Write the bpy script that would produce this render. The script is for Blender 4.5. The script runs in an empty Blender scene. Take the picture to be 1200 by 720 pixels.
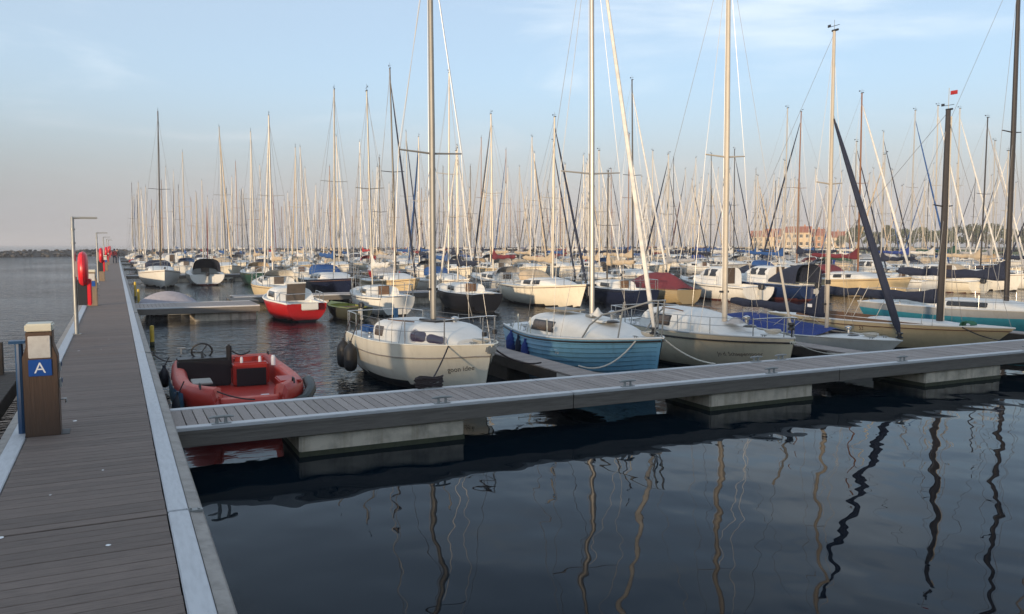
import bpy, bmesh, math, random
from math import sin, cos, tan, pi, radians, sqrt, atan2
from mathutils import Vector, Matrix
random.seed(7)
sc = bpy.context.scene
COL = sc.collection
# ------------------------------------------------------------------ camera, sky, sun, exposure
CAM_H = 3.105; YAW = 26.0; F_PX = 950.0; HORIZON = 287.0
cam = bpy.data.cameras.new('camera'); cam_o = bpy.data.objects.new('camera', cam); COL.objects.link(cam_o)
cam.sensor_width = 36.0; cam.lens = 36.0 * F_PX / 1200.0; cam.clip_start = 0.1; cam.clip_end = 30000
PITCH = math.atan((360 - HORIZON) / F_PX)
cam_o.location = (0, 0, CAM_H); cam_o.rotation_euler = (pi/2 - PITCH, 0, -radians(YAW))
sc.camera = cam_o
SUN_EL = 4.3; SUN_AZ = 50.0            # azimuth measured from -Y towards -X
sun_dir = Vector((-sin(radians(SUN_AZ))*cos(radians(SUN_EL)), -cos(radians(SUN_AZ))*cos(radians(SUN_EL)), sin(radians(SUN_EL))))
w = bpy.data.worlds.new('World'); sc.world = w; w.use_nodes = True
HAZE_COL = (1.12, 1.17, 1.26, 1); HAZE_ANTI = (2.08, 1.94, 1.92, 1)      # dusk haze low over the horizon, brighter opposite the sun
nt = w.node_tree; nt.nodes.clear()
def wn(t): return nt.nodes.new(t)
sky = wn('ShaderNodeTexSky'); sky.sky_type = 'NISHITA'; sky.sun_disc = False
sky.sun_elevation = radians(SUN_EL); sky.sun_rotation = radians(180 + SUN_AZ)
sky.air_density = 1.0; sky.dust_density = 0.3; sky.ozone_density = 3.5; sky.altitude = 0
tc = wn('ShaderNodeTexCoord'); mp = wn('ShaderNodeMapping'); mp.inputs['Scale'].default_value = (1.0, 1.0, 5.0); mp.inputs['Rotation'].default_value = (0, radians(8), radians(20))
ns = wn('ShaderNodeTexNoise'); ns.inputs['Scale'].default_value = 2.6; ns.inputs['Detail'].default_value = 7; ns.inputs['Roughness'].default_value = 0.55; ns.inputs['Distortion'].default_value = 0.5
cr = wn('ShaderNodeMapRange'); cr.interpolation_type = 'SMOOTHSTEP'
cr.inputs[1].default_value = 0.48; cr.inputs[2].default_value = 0.78; cr.inputs[3].default_value = 0.44; cr.inputs[4].default_value = 0.80
mixc = wn('ShaderNodeMix'); mixc.data_type = 'RGBA'; mixc.inputs['B'].default_value = (3.45, 3.8, 4.05, 1)
bg = wn('ShaderNodeBackground'); bg.inputs['Strength'].default_value = 0.15
out = wn('ShaderNodeOutputWorld'); L_ = nt.links.new
L_(tc.outputs['Generated'], mp.inputs['Vector']); L_(mp.outputs[0], ns.inputs['Vector']); L_(ns.outputs[0], cr.inputs[0])
L_(sky.outputs[0], mixc.inputs['A']); L_(cr.outputs[0], mixc.inputs['Factor'])
sx = wn('ShaderNodeSeparateXYZ'); L_(tc.outputs['Generated'], sx.inputs[0])
hz = wn('ShaderNodeMapRange'); hz.interpolation_type = 'SMOOTHERSTEP'
for i_, v_ in zip((1, 2, 3, 4), (0.0, 0.23, 0.95, 0.0)): hz.inputs[i_].default_value = v_
mixh = wn('ShaderNodeMix'); mixh.data_type = 'RGBA'
dp = wn('ShaderNodeVectorMath'); dp.operation = 'DOT_PRODUCT'; dp.inputs[1].default_value = (-sun_dir.x, -sun_dir.y, 0); L_(tc.outputs['Generated'], dp.inputs[0])
am = wn('ShaderNodeMapRange'); am.interpolation_type = 'SMOOTHSTEP'
for i_, v_ in zip((1, 2, 3, 4), (0.25, 1.0, 0.0, 1.0)): am.inputs[i_].default_value = v_
mixa = wn('ShaderNodeMix'); mixa.data_type = 'RGBA'; mixa.inputs['A'].default_value = HAZE_COL; mixa.inputs['B'].default_value = HAZE_ANTI
L_(dp.outputs['Value'], am.inputs[0]); L_(am.outputs[0], mixa.inputs['Factor']); L_(mixa.outputs['Result'], mixh.inputs['B'])
L_(sx.outputs['Z'], hz.inputs[0]); hm = wn('ShaderNodeMapRange'); hm.interpolation_type = 'SMOOTHSTEP'
for i_, v_ in zip((1, 2, 3, 4), (-0.75, 0.25, 0.0, 1.0)): hm.inputs[i_].default_value = v_
hmul = wn('ShaderNodeMath'); hmul.operation = 'MULTIPLY'; L_(dp.outputs['Value'], hm.inputs[0]); L_(hz.outputs[0], hmul.inputs[0]); L_(hm.outputs[0], hmul.inputs[1])
L_(hmul.outputs[0], mixh.inputs['Factor']); L_(mixc.outputs['Result'], mixh.inputs['A'])
L_(mixh.outputs['Result'], bg.inputs['Color']); L_(bg.outputs[0], out.inputs[0])
sl = bpy.data.lights.new('sun', 'SUN'); so = bpy.data.objects.new('sun', sl); COL.objects.link(so)
sl.energy = 3.1; sl.angle = radians(1.7); sl.color = (1.0, 0.76, 0.50)
so.rotation_euler = sun_dir.to_track_quat('Z', 'Y').to_euler(); so.location = (-40, -40, 60)
vs = sc.view_settings; vs.view_transform = 'Standard'; vs.look = 'None'; vs.gamma = 1.0; vs.exposure = 0.95; vs.use_curve_mapping = False
sc.cycles.use_denoising = True; sc.cycles.max_bounces = 6; sc.cycles.caustics_reflective = False; sc.cycles.caustics_refractive = False
sc.cycles.sample_clamp_indirect = 4.0

# ------------------------------------------------------------------ materials
MATS = {}
def mat(name, col, rough=0.5, metal=0.0, var=0.12, scale=6.0, bump=0.0, rnd=0.0, coat=0.0, stretch=(1,1,1), col2=None, streak=0.0, spec=0.5, world=False):
    if name in MATS: return MATS[name]
    m = bpy.data.materials.new(name); m.use_nodes = True; n = m.node_tree; N = n.nodes; b = N['Principled BSDF']; lk = n.links.new
    b.inputs['Roughness'].default_value = rough; b.inputs['Metallic'].default_value = metal; b.inputs['Coat Weight'].default_value = coat
    b.inputs['Specular IOR Level'].default_value = spec
    t = N.new('ShaderNodeTexCoord'); mpn = N.new('ShaderNodeMapping'); mpn.inputs['Scale'].default_value = stretch
    gpos = N.new('ShaderNodeNewGeometry').outputs['Position'] if world else t.outputs['Object']
    nz = N.new('ShaderNodeTexNoise'); nz.inputs['Scale'].default_value = scale; nz.inputs['Detail'].default_value = 6; nz.inputs['Roughness'].default_value = 0.62
    lk(gpos, mpn.inputs[0]); lk(mpn.outputs[0], nz.inputs['Vector'])
    c2 = col2 if col2 else tuple(c*0.45 for c in col)
    mx = N.new('ShaderNodeMix'); mx.data_type = 'RGBA'; mx.inputs['A'].default_value = (*col, 1); mx.inputs['B'].default_value = (*c2, 1)
    mr = N.new('ShaderNodeMapRange'); mr.inputs[1].default_value = 0.42; mr.inputs[2].default_value = 0.78; mr.inputs[3].default_value = 0.0; mr.inputs[4].default_value = min(1, var*3.0)
    lk(nz.outputs[0], mr.inputs[0]); lk(mr.outputs[0], mx.inputs['Factor']); last = mx.outputs['Result']
    if streak > 0:
        m2 = N.new('ShaderNodeMapping'); m2.inputs['Scale'].default_value = (5, 5, 0.5); n2 = N.new('ShaderNodeTexNoise'); n2.inputs['Scale'].default_value = 1.6; n2.inputs['Detail'].default_value = 5
        lk(gpos, m2.inputs[0]); lk(m2.outputs[0], n2.inputs['Vector'])
        r2 = N.new('ShaderNodeMapRange'); r2.inputs[1].default_value = 0.52; r2.inputs[2].default_value = 0.8; r2.inputs[3].default_value = 0; r2.inputs[4].default_value = streak
        lk(n2.outputs[0], r2.inputs[0]); x2 = N.new('ShaderNodeMix'); x2.data_type = 'RGBA'; x2.inputs['B'].default_value = (col[0]*0.42, col[1]*0.38, col[2]*0.30, 1)
        lk(last, x2.inputs['A']); lk(r2.outputs[0], x2.inputs['Factor']); last = x2.outputs['Result']
    if rnd > 0:
        oi = N.new('ShaderNodeObjectInfo'); hs = N.new('ShaderNodeHueSaturation'); r3 = N.new('ShaderNodeMapRange'); r3.inputs[3].default_value = 1-rnd; r3.inputs[4].default_value = 1+rnd
        lk(oi.outputs['Random'], r3.inputs[0]); lk(r3.outputs[0], hs.inputs['Value']); lk(last, hs.inputs['Color']); last = hs.outputs[0]
    lk(last, b.inputs['Base Color'])
    if bump > 0:
        bp = N.new('ShaderNodeBump'); bp.inputs['Strength'].default_value = 1.0; bp.inputs['Distance'].default_value = bump
        lk(nz.outputs[0], bp.inputs['Height']); lk(bp.outputs[0], b.inputs['Normal'])
    MATS[name] = m; return m

WHITE = mat('gelcoat_white', (0.74, 0.73, 0.69), 0.28, var=0.05, scale=3, streak=0.25, rnd=0.05, coat=0.2)
DECKW = mat('deck_white', (0.68, 0.68, 0.66), 0.5, var=0.06, scale=4, rnd=0.04)
CREAM = mat('gelcoat_cream', (0.79, 0.74, 0.62), 0.3, var=0.05, scale=3, streak=0.22, coat=0.2)
BEIGEH = mat('hull_beige', (0.62, 0.50, 0.31), 0.32, var=0.08, scale=3, streak=0.2)
CREAM2 = mat('hull_ivory', (0.66, 0.57, 0.42), 0.32, var=0.06, scale=3, streak=0.25)
NAVYH = mat('hull_navy', (0.012, 0.018, 0.045), 0.22, var=0.05, coat=0.3)
BLUEH = mat('hull_mid_blue', (0.014, 0.032, 0.10), 0.25, var=0.05, coat=0.3)
GREENH = mat('hull_green', (0.02, 0.07, 0.05), 0.3, var=0.05)
REDH = mat('hull_red', (0.36, 0.012, 0.014), 0.3, var=0.08, coat=0.2)
GREYH = mat('hull_grey', (0.42, 0.43, 0.43), 0.35, var=0.06, streak=0.2)
SKYBLUE = mat('hull_painted_blue', (0.15, 0.34, 0.49), 0.42, var=0.16, scale=5, streak=0.30, col2=(0.10, 0.27, 0.41))
TEAL = mat('hull_teal', (0.05, 0.30, 0.40), 0.4, var=0.1, streak=0.15)
ANTIF = mat('antifouling_black', (0.012, 0.012, 0.014), 0.7, var=0.2)
ANTIR = mat('antifouling_red', (0.12, 0.02, 0.015), 0.7, var=0.2)
BLACK = mat('rubber_black', (0.015, 0.015, 0.017), 0.55, var=0.1)
DARKP = mat('dark_plastic', (0.02, 0.022, 0.027), 0.45, var=0.1)
GLASSD = mat('window_glass_dark', (0.018, 0.016, 0.016), 0.08, var=0.05, spec=0.8)
GLASSV = mat('window_glass_violet', (0.035, 0.03, 0.06), 0.1, var=0.05, spec=0.8)
GLASSB = mat('window_curtain_brown', (0.09, 0.065, 0.05), 0.2, var=0.3, scale=14)
ALU = mat('mast_aluminium', (0.40, 0.385, 0.36), 0.42, metal=0.35, var=0.08, scale=3)
ALUC = mat('mast_cream', (0.45, 0.41, 0.35), 0.4, metal=0.1, var=0.08, scale=3)
ALUG = mat('mast_grey', (0.24, 0.235, 0.22), 0.42, metal=0.3, var=0.1, scale=3)
ALUD = mat('mast_dark', (0.03, 0.026, 0.026), 0.4, var=0.1)
WOODM = mat('mast_wood', (0.22, 0.10, 0.045), 0.4, var=0.2, stretch=(8, 8, 0.5))
STEEL = mat('stainless_steel', (0.55, 0.55, 0.55), 0.25, metal=0.9, var=0.05)
WIRE = mat('rigging_wire', (0.22, 0.22, 0.22), 0.4, metal=0.6, var=0.05)
ROPEW = mat('rope_white', (0.55, 0.52, 0.46), 0.85, var=0.2, scale=40)
ROPED = mat('rope_dark', (0.03, 0.022, 0.024), 0.85, var=0.2, scale=40)
TEAK = mat('teak', (0.16, 0.085, 0.045), 0.55, var=0.25, scale=8, stretch=(1, 6, 6))
DOORB = mat('companionway_brown', (0.15, 0.085, 0.05), 0.5, var=0.2, scale=5)
DOORG = mat('companionway_grey', (0.10, 0.08, 0.065), 0.5, var=0.2, scale=5)
def cloth(n, c): return mat('canvas_'+n, c, 0.85, var=0.18, scale=5, bump=0.03)
CNAVY = cloth('navy', (0.012, 0.018, 0.042)); CBLUE = cloth('blue', (0.016, 0.075, 0.24)); CROYAL = cloth('royal', (0.018, 0.045, 0.22)); CBEIGE = cloth('beige', (0.50, 0.40, 0.28)); CTAN = cloth('tan', (0.48, 0.33, 0.17))
CRED = cloth('red', (0.34, 0.02, 0.025)); CBURG = cloth('burgundy', (0.15, 0.02, 0.03)); CGREY = cloth('grey', (0.36, 0.36, 0.37)); CWHITE = cloth('white', (0.66, 0.64, 0.60)); CBLACK = cloth('black', (0.018, 0.018, 0.02)); CGREEN = cloth('green', (0.02, 0.07, 0.05))
PLANK = mat('deck_plank_wood', (0.165, 0.128, 0.110), 0.75, var=0.30, scale=5, stretch=(1.0, 14, 6), bump=0.004, rnd=0.13, col2=(0.075, 0.058, 0.05), world=True)
PLANKF = mat('pontoon_plank_wood', (0.30, 0.262, 0.245), 0.75, var=0.22, scale=9, stretch=(14, 1.0, 6), bump=0.004, rnd=0.15, col2=(0.12, 0.105, 0.10), world=True)
STRIP = mat('edge_strip_grey', (0.50, 0.52, 0.55), 0.55, var=0.12, scale=5, bump=0.003, stretch=(6, 1, 6), world=True)
STRIPF = mat('pontoon_edge_aluminium', (0.52, 0.53, 0.55), 0.5, var=0.14, scale=5, bump=0.002, stretch=(1, 6, 6), world=True)
EDGE = mat('edge_beam_concrete', (0.33, 0.31, 0.29), 0.8, var=0.25, scale=6, bump=0.012, world=True)
FASC = mat('fascia_timber', (0.15, 0.135, 0.12), 0.7, var=0.25, scale=5, stretch=(0.6, 8, 8), bump=0.006, world=True)
CONC = mat('float_concrete', (0.56, 0.50, 0.41), 0.85, var=0.34, scale=3.2, bump=0.015, streak=0.8, rnd=0.06, world=True)
ALGAE = mat('waterline_algae', (0.05, 0.055, 0.03), 0.8, var=0.3, scale=10)
DARKT = mat('dark_timber', (0.045, 0.035, 0.028), 0.8, var=0.25, scale=6, bump=0.01)
PEDW = mat('pedestal_wood', (0.085, 0.048, 0.030), 0.6, var=0.3, scale=5, stretch=(6, 6, 0.6), bump=0.006, col2=(0.06, 0.036, 0.025))
PEDW2 = mat('pedestal_wood_pale', (0.22, 0.16, 0.11), 0.65, var=0.3, scale=5, stretch=(6, 6, 0.6), bump=0.006)
CAPW = mat('cap_offwhite', (0.60, 0.58, 0.49), 0.45, var=0.1)
PANELW = mat('notice_panel', (0.55, 0.54, 0.52), 0.35, var=0.22, scale=12, col2=(0.36, 0.33, 0.31))
SIGNB = mat('sign_blue', (0.012, 0.075, 0.32), 0.35, var=0.06)
SIGNW = mat('sign_white', (0.75, 0.76, 0.78), 0.4, var=0.03)
POSTB = mat('post_blue', (0.02, 0.07, 0.17), 0.4, var=0.15)
GALV = mat('galvanised_steel', (0.30, 0.31, 0.31), 0.5, metal=0.5, var=0.15, scale=8)
BUOYR = mat('buoy_case_red', (0.62, 0.018, 0.03), 0.35, var=0.08)
YELL = mat('pole_yellow', (0.55, 0.37, 0.03), 0.55, var=0.25, scale=8)
ORANGE = mat('workboat_red', (0.40, 0.028, 0.018), 0.42, var=0.16, scale=4, bump=0.002, col2=(0.28, 0.02, 0.014))
PINK = mat('workboat_worn_top', (0.52, 0.085, 0.06), 0.55, var=0.3, scale=9, col2=(0.55, 0.2, 0.16))
DECAL = mat('decal_blue', (0.035, 0.11, 0.24), 0.45, var=0.4, scale=16, col2=(0.12, 0.30, 0.38))
DECALT = mat('decal_text', (0.22, 0.44, 0.50), 0.5, var=0.3, scale=20)
INK = mat('lettering_dark', (0.025, 0.022, 0.02), 0.5, var=0.05)
INKR = mat('lettering_brown', (0.10, 0.05, 0.045), 0.5, var=0.05)
GREENB = mat('fender_green', (0.02, 0.12, 0.07), 0.6, var=0.15)
ROCK = mat('breakwater_rock', (0.085, 0.08, 0.075), 0.9, var=0.35, scale=0.9, bump=0.05)
GRASS = mat('grass', (0.06, 0.085, 0.025), 0.9, var=0.3, scale=0.6, bump=0.1)
LEAF = mat('leaf', (0.060, 0.075, 0.024), 0.7, var=0.3, scale=0.8, rnd=0.25)
BARK = mat('bark', (0.07, 0.05, 0.035), 0.9, var=0.3)
BRICKW = mat('house_brick', (0.42, 0.22, 0.12), 0.85, var=0.2, scale=3)
BRICKY = mat('house_plaster', (0.55, 0.42, 0.27), 0.85, var=0.12, scale=3)
ROOFT = mat('roof_tile', (0.32, 0.10, 0.05), 0.8, var=0.25, scale=3, bump=0.04)
SKIN = mat('skin', (0.45, 0.26, 0.19), 0.55, var=0.08)
def water_mat():
    m = bpy.data.materials.new('water'); m.use_nodes = True; n = m.node_tree; N = n.nodes; lk = n.links.new; b = N['Principled BSDF']
    b.inputs['Base Color'].default_value = (0.001, 0.0048, 0.0095, 1); b.inputs['Roughness'].default_value = 0.02; b.inputs['IOR'].default_value = 1.175; b.inputs['Specular Tint'].default_value = (0.52, 0.78, 1.0, 1)
    g = N.new('ShaderNodeNewGeometry'); sp = N.new('ShaderNodeSeparateXYZ'); lk(g.outputs['Position'], sp.inputs[0])
    def mrange(src, a, b_, c, d):
        r = N.new('ShaderNodeMapRange'); r.interpolation_type = 'SMOOTHSTEP'
        for i, v in zip((1, 2, 3, 4), (a, b_, c, d)): r.inputs[i].default_value = v
        lk(src, r.inputs[0]); return r.outputs[0]
    def mth(op, a, b_):
        x = N.new('ShaderNodeMath'); x.operation = op
        for i, v in ((0, a), (1, b_)):
            if isinstance(v, (int, float)): x.inputs[i].default_value = v
            else: lk(v, x.inputs[i])
        return x.outputs[0]
    sea = mrange(sp.outputs['X'], -1.3, 0.4, 1.0, 0.0)            # open water west of the pier
    chan = mrange(sp.outputs['Y'], 11.0, 22.0, 0.0, 1.0)           # channels beyond the first pontoon
    amp = mth('MAXIMUM', sea, mth('MULTIPLY', chan, 0.42))
    def noise(scale, st, det, rot=0.0, dist=0.0):
        mp = N.new('ShaderNodeMapping'); mp.inputs['Scale'].default_value = st; mp.inputs['Rotation'].default_value = (0, 0, rot)
        z = N.new('ShaderNodeTexNoise'); z.inputs['Scale'].default_value = scale; z.inputs['Detail'].default_value = det; z.inputs['Roughness'].default_value = 0.5; z.inputs['Distortion'].default_value = dist
        lk(g.outputs['Position'], mp.inputs[0]); lk(mp.outputs[0], z.inputs['Vector']); return z.outputs[0]
    calm = mth('ADD', mth('MULTIPLY', noise(0.75, (1, 1, 1), 1.0, 0.3), 0.030), mth('MULTIPLY', noise(2.2, (1.0, 0.8, 1), 1.0, 1.0), 0.0055))
    gust = mth('ADD', mth('MULTIPLY', noise(0.06, (1, 1, 1), 2.0), 1.6), -0.3)
    rough = mth('ADD', mth('MULTIPLY', noise(1.1, (0.8, 1.7, 1), 2.0, -0.35, 0.6), 0.26), mth('ADD', mth('MULTIPLY', noise(3.4, (0.7, 1.9, 1), 2.0, -0.2, 0.5), 0.19), mth('MULTIPLY', noise(11.0, (0.7, 1.7, 1), 1.0, -0.4, 0.3), 0.022)))
    h = mth('ADD', calm, mth('MULTIPLY', mth('MULTIPLY', rough, amp), gust))
    lk(mth('ADD', mth('MULTIPLY', sea, 0.05), mth('MULTIPLY', chan, 0.03)), b.inputs['Roughness'])
    bp = N.new('ShaderNodeBump'); bp.inputs['Strength'].default_value = 1.0; bp.inputs['Distance'].default_value = 1.0
    lk(h, bp.inputs['Height']); lk(bp.outputs[0], b.inputs['Normal'])
    return m
WATER = water_mat()

# ------------------------------------------------------------------ mesh helpers
class MB:
    def __init__(self): self.v = []; self.f = []; self.m = []
    def add(self, vs, fs, mi=0):
        o = len(self.v); self.v += [tuple(p) for p in vs]; self.f += [tuple(i+o for i in f) for f in fs]; self.m += [mi]*len(fs); return self
    def box(self, c, s, rz=0.0, mi=0, rx=0.0, ry=0.0):
        R = Matrix.Rotation(rz, 3, 'Z') @ Matrix.Rotation(ry, 3, 'Y') @ Matrix.Rotation(rx, 3, 'X'); c = Vector(c)
        vs = [c + R @ Vector((x*s[0]/2, y*s[1]/2, z*s[2]/2)) for x in (-1, 1) for y in (-1, 1) for z in (-1, 1)]
        return self.add(vs, [(0,1,3,2), (4,6,7,5), (0,4,5,1), (2,3,7,6), (0,2,6,4), (1,5,7,3)], mi)
    def tube(self, pts, r, n=8, mi=0, caps=True, closed=False, sq=1.0):
        pts = [Vector(p) for p in pts]; k = len(pts); rs = r if isinstance(r, (list, tuple)) else [r]*k
        vs = []; prev = None
        for i, p in enumerate(pts):
            a = pts[(i-1) % k] if (i > 0 or closed) else p; b = pts[(i+1) % k] if (i < k-1 or closed) else p
            d = (b-a); d = d.normalized() if d.length > 1e-9 else Vector((0, 0, 1))
            if prev is None:
                u = Vector((0, 0, 1)) if abs(d.z) < 0.9 else Vector((1, 0, 0)); s = d.cross(u).normalized()
            else: s = (prev - d*prev.dot(d)).normalized()
            prev = s; t = d.cross(s)
            for j in range(n):
                a_ = 2*pi*j/n; vs.append(p + (s*cos(a_) + t*sin(a_)*sq)*rs[i])
        fs = []
        for i in range(k if closed else k-1):
            i2 = (i+1) % k
            for j in range(n): fs.append((i*n+j, i*n+(j+1) % n, i2*n+(j+1) % n, i2*n+j))
        if caps and not closed: fs += [tuple(range(n-1, -1, -1)), tuple((k-1)*n+j for j in range(n))]
        return self.add(vs, fs, mi)
    def grid(self, fn, us, vs_, mi=0, flip=False):
        vs = [fn(u, v) for u in us for v in vs_]; nv = len(vs_); fs = []
        for i in range(len(us)-1):
            for j in range(nv-1):
                q = (i*nv+j, (i+1)*nv+j, (i+1)*nv+j+1, i*nv+j+1); fs.append(q[::-1] if flip else q)
        return self.add(vs, fs, mi)
    def lathe(self, prof, n=12, o=(0, 0, 0), axis='Z', mi=0):
        vs = []; o = Vector(o)
        for r, h in prof:
            for j in range(n):
                a = 2*pi*j/n
                if axis == 'Z': q = (r*cos(a), r*sin(a), h)
                elif axis == 'X': q = (h, r*cos(a), r*sin(a))
                else: q = (r*sin(a), h, r*cos(a))
                vs.append(o+Vector(q))
        k = len(prof); fs = [(i*n+j, i*n+(j+1) % n, (i+1)*n+(j+1) % n, (i+1)*n+j) for i in range(k-1) for j in range(n)]
        fs += [tuple(range(n-1, -1, -1)), tuple((k-1)*n+j for j in range(n))]
        return self.add(vs, fs, mi)
    def prism(self, out, z0, z1, mi=0):
        n = len(out); vs = [(x, y, z0) for x, y in out] + [(x, y, z1) for x, y in out]
        fs = [tuple(range(n-1, -1, -1)), tuple(range(n, 2*n))] + [(i, (i+1) % n, n+(i+1) % n, n+i) for i in range(n)]
        return self.add(vs, fs, mi)
    def mesh(self, name, mats, bevel=0.0, smooth=True, angle=35, seg=2, fix=False):
        me = bpy.data.meshes.new(name); me.from_pydata(self.v, [], self.f)
        for m in (mats if isinstance(mats, (list, tuple)) else [mats]): me.materials.append(m)
        me.polygons.foreach_set('material_index', self.m)
        if bevel > 0 or fix:
            bm = bmesh.new(); bm.from_mesh(me)
            bmesh.ops.remove_doubles(bm, verts=bm.verts, dist=1e-5)
            if fix: bmesh.ops.recalc_face_normals(bm, faces=bm.faces)
            if bevel > 0: bmesh.ops.bevel(bm, geom=[e for e in bm.edges if len(e.link_faces) == 2 and e.calc_face_angle(0) > 0.5], offset=bevel, segments=seg, affect='EDGES', clamp_overlap=True)
            bm.to_mesh(me); bm.free()
        if smooth:
            me.polygons.foreach_set('use_smooth', [True]*len(me.polygons)); me.set_sharp_from_angle(angle=radians(angle))
        me.update(); return me
    def build(self, name, mats, parent=None, **k):
        return link(name, self.mesh(name, mats, **k), parent)
def link(name, me, parent=None, loc=None, rz=None):
    o = bpy.data.objects.new(name, me); COL.objects.link(o); o.parent = parent
    if loc is not None: o.location = loc
    if rz is not None: o.rotation_euler[2] = rz
    return o
def tag(o, label, cat, group=None):
    o['label'] = label; o['category'] = cat
    if group: o['group'] = group
    return o
def thing(name, label, cat, loc=(0, 0, 0), rz=0.0, group=None):
    return tag(link(name, None, None, loc, rz), label, cat, group)
def kind(o, k): o['kind'] = k; return o
def copy_tree(o, parent=None):
    c = o.copy(); COL.objects.link(c); c.parent = parent
    for ch in list(o.children): copy_tree(ch, c)
    return c
def lin(a, b, n): return [a+(b-a)*i/(n-1) for i in range(n)]
def sag(a, b, s, n=9):
    a = Vector(a); b = Vector(b); return [a.lerp(b, i/(n-1)) - Vector((0, 0, s*4*(i/(n-1))*(1-i/(n-1)))) for i in range(n)]
def text_mesh(s, size, spacing=1.0, shear=0.0):
    cu = bpy.data.curves.new('lettering', 'FONT'); cu.body = s; cu.size = size; cu.space_character = spacing; cu.shear = shear; cu.resolution_u = 3
    o = bpy.data.objects.new('lettering', cu); COL.objects.link(o); dg = bpy.context.evaluated_depsgraph_get(); dg.update()
    me = bpy.data.meshes.new_from_object(o.evaluated_get(dg)); bpy.data.objects.remove(o); bpy.data.curves.remove(cu); return me
def text_on(s, size, fn, m, parent, spacing=1.0, shear=0.0, name='lettering'):
    me = text_mesh(s, size, spacing, shear)
    for v in me.vertices: v.co = fn(v.co.x, v.co.y)
    me.materials.clear(); me.materials.append(m); o = link(name, me, parent)
    if len(s) > 1: kind(o, 'stuff')
    return o

# ------------------------------------------------------------------ setting
DECK = 0.80; FDK = 0.60
b = MB(); R0 = 14000
rings = [0, 60, 150, 400, 1200, 4000, R0]; n = 48
vs = [(0, 0, 0)]; fs = []
for r in rings[1:]:
    for j in range(n): vs.append((r*cos(2*pi*j/n), r*sin(2*pi*j/n), 0))
for j in range(n): fs.append((0, 1+j, 1+(j+1) % n))
for i in range(len(rings)-2):
    for j in range(n): fs.append((1+i*n+j, 1+(i+1)*n+j, 1+(i+1)*n+(j+1) % n, 1+i*n+(j+1) % n))
b.add(vs, fs); kind(b.build('water', WATER, smooth=False), 'structure')
# unseen embankment added behind the camera, height set to shade the first pontoon
b = MB(); DH = 6.3; DY = -30.0
prof = [(-26, -1.0), (-22, 0.3), (-3, DH), (3, DH), (24, 1.2), (200, 1.0), (200, -1)]
xs = lin(-190, 160, 60); P = [[(x, DY - q[0]*1.0 + 0.0, q[1] + (0.12*sin(x*0.31)+0.1*sin(x*0.83) if q[1] > 2 else 0)) for q in prof] for x in xs]
b.grid(lambda i, j: P[int(i)][int(j)], list(range(60)), list(range(len(prof)))); kind(b.build('shade_dike', GRASS, fix=True), 'structure')

# main pier ---------------------------------------------------------------------------------
PX0, PX1 = -1.04, 0.325        # planked width
SW = 0.175; PY0, PY1 = -9.0, 190.0
pier = thing('main_pier', 'long straight timber main pier with pale edge strips and lamp posts', 'pier', (0, 0, 0))
pm = MB().box((0, 0, 0), (PX1-PX0-0.012, 0.139, 0.035)).mesh('plank', PLANK, bevel=0.004, seg=1)
pitchp = 0.147; y = 3.2; k = 0
JOINTS = [7.45 + 11.6*i for i in range(-1, 17)]
while k < 300:
    o = link('plank', pm, pier, ((PX0+PX1)/2 + random.uniform(-.003, .003), y, DECK-0.0175+random.uniform(-.0015, .0015))); o.rotation_euler[0] = random.uniform(-.006, .006)
    y += pitchp; k += 1
    if any(abs(y-pitchp/2 - j) < 0.075 for j in JOINTS): y += 0.03
b = MB(); yy = y
while yy < PY1: b.box(((PX0+PX1)/2, yy, DECK-0.0175), (PX1-PX0-0.012, 0.139, 0.035)); yy += pitchp
yy = 3.2-pitchp
while yy > PY0: b.box(((PX0+PX1)/2, yy, DECK-0.0175), (PX1-PX0-0.012, 0.139, 0.035)); yy -= pitchp
kind(b.build('planks', PLANK, pier, smooth=False), 'stuff')
MB().box(((PX0+PX1)/2, (PY0+PY1)/2, DECK-0.16), (PX1-PX0-0.1, PY1-PY0, 0.2)).build('bearer', DARKT, pier)
js = [PY0] + [j for j in JOINTS if PY0 < j < PY1] + [PY1]
for a_, b_ in zip(js[:-1], js[1:]):
    for side, x in ((-1, PX0-SW/2), (1, PX1+SW/2)):
        MB().box((x, (a_+b_)/2, DECK-0.02), (SW-0.008, b_-a_-0.03, 0.056)).build('edge_strip', STRIP, pier, bevel=0.008)
        xx = x + side*(SW/2); ln = b_-a_-0.02
        def sec(yv): return [(xx+side*0.004, yv, DECK-0.012), (xx+side*0.105, yv, DECK-0.028), (xx+side*0.125, yv, DECK-0.06), (xx+side*0.125, yv, DECK-0.34), (xx-side*0.12, yv, DECK-0.34)]
        q = MB(); ysn = lin((a_+b_)/2-ln/2, (a_+b_)/2+ln/2, 14); S_ = [sec(v) for v in ysn]
        q.grid(lambda i, j: S_[int(i)][int(j)], list(range(14)), list(range(5)))
        q.add(S_[0], [(0, 1, 2, 3, 4)]); q.add(S_[-1], [(4, 3, 2, 1, 0)]); q.build('edge_beam', EDGE, pier, fix=True)
for j in JOINTS[:4]:
    q = MB().box((PX1+SW+0.045, j, DECK-0.01), (0.13, 0.07, 0.02)).tube([(PX1+SW+.01, j-.02, DECK+.008), (PX1+SW+.01, j+.02, DECK+.008)], .012, 8).tube([(PX1+SW+.08, j-.02, DECK+.0), (PX1+SW+.08, j+.02, DECK+.0)], .012, 8)
    q.build('joint_bracket', GALV, pier)
for i in range(16):
    y0 = 1.0 + 11.6*i
    MB().box(((PX0+PX1)/2, y0+4.4, 0.14), (PX1-PX0-0.02, 6.4, 0.68)).build('float', CONC, pier, bevel=0.02)

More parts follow.
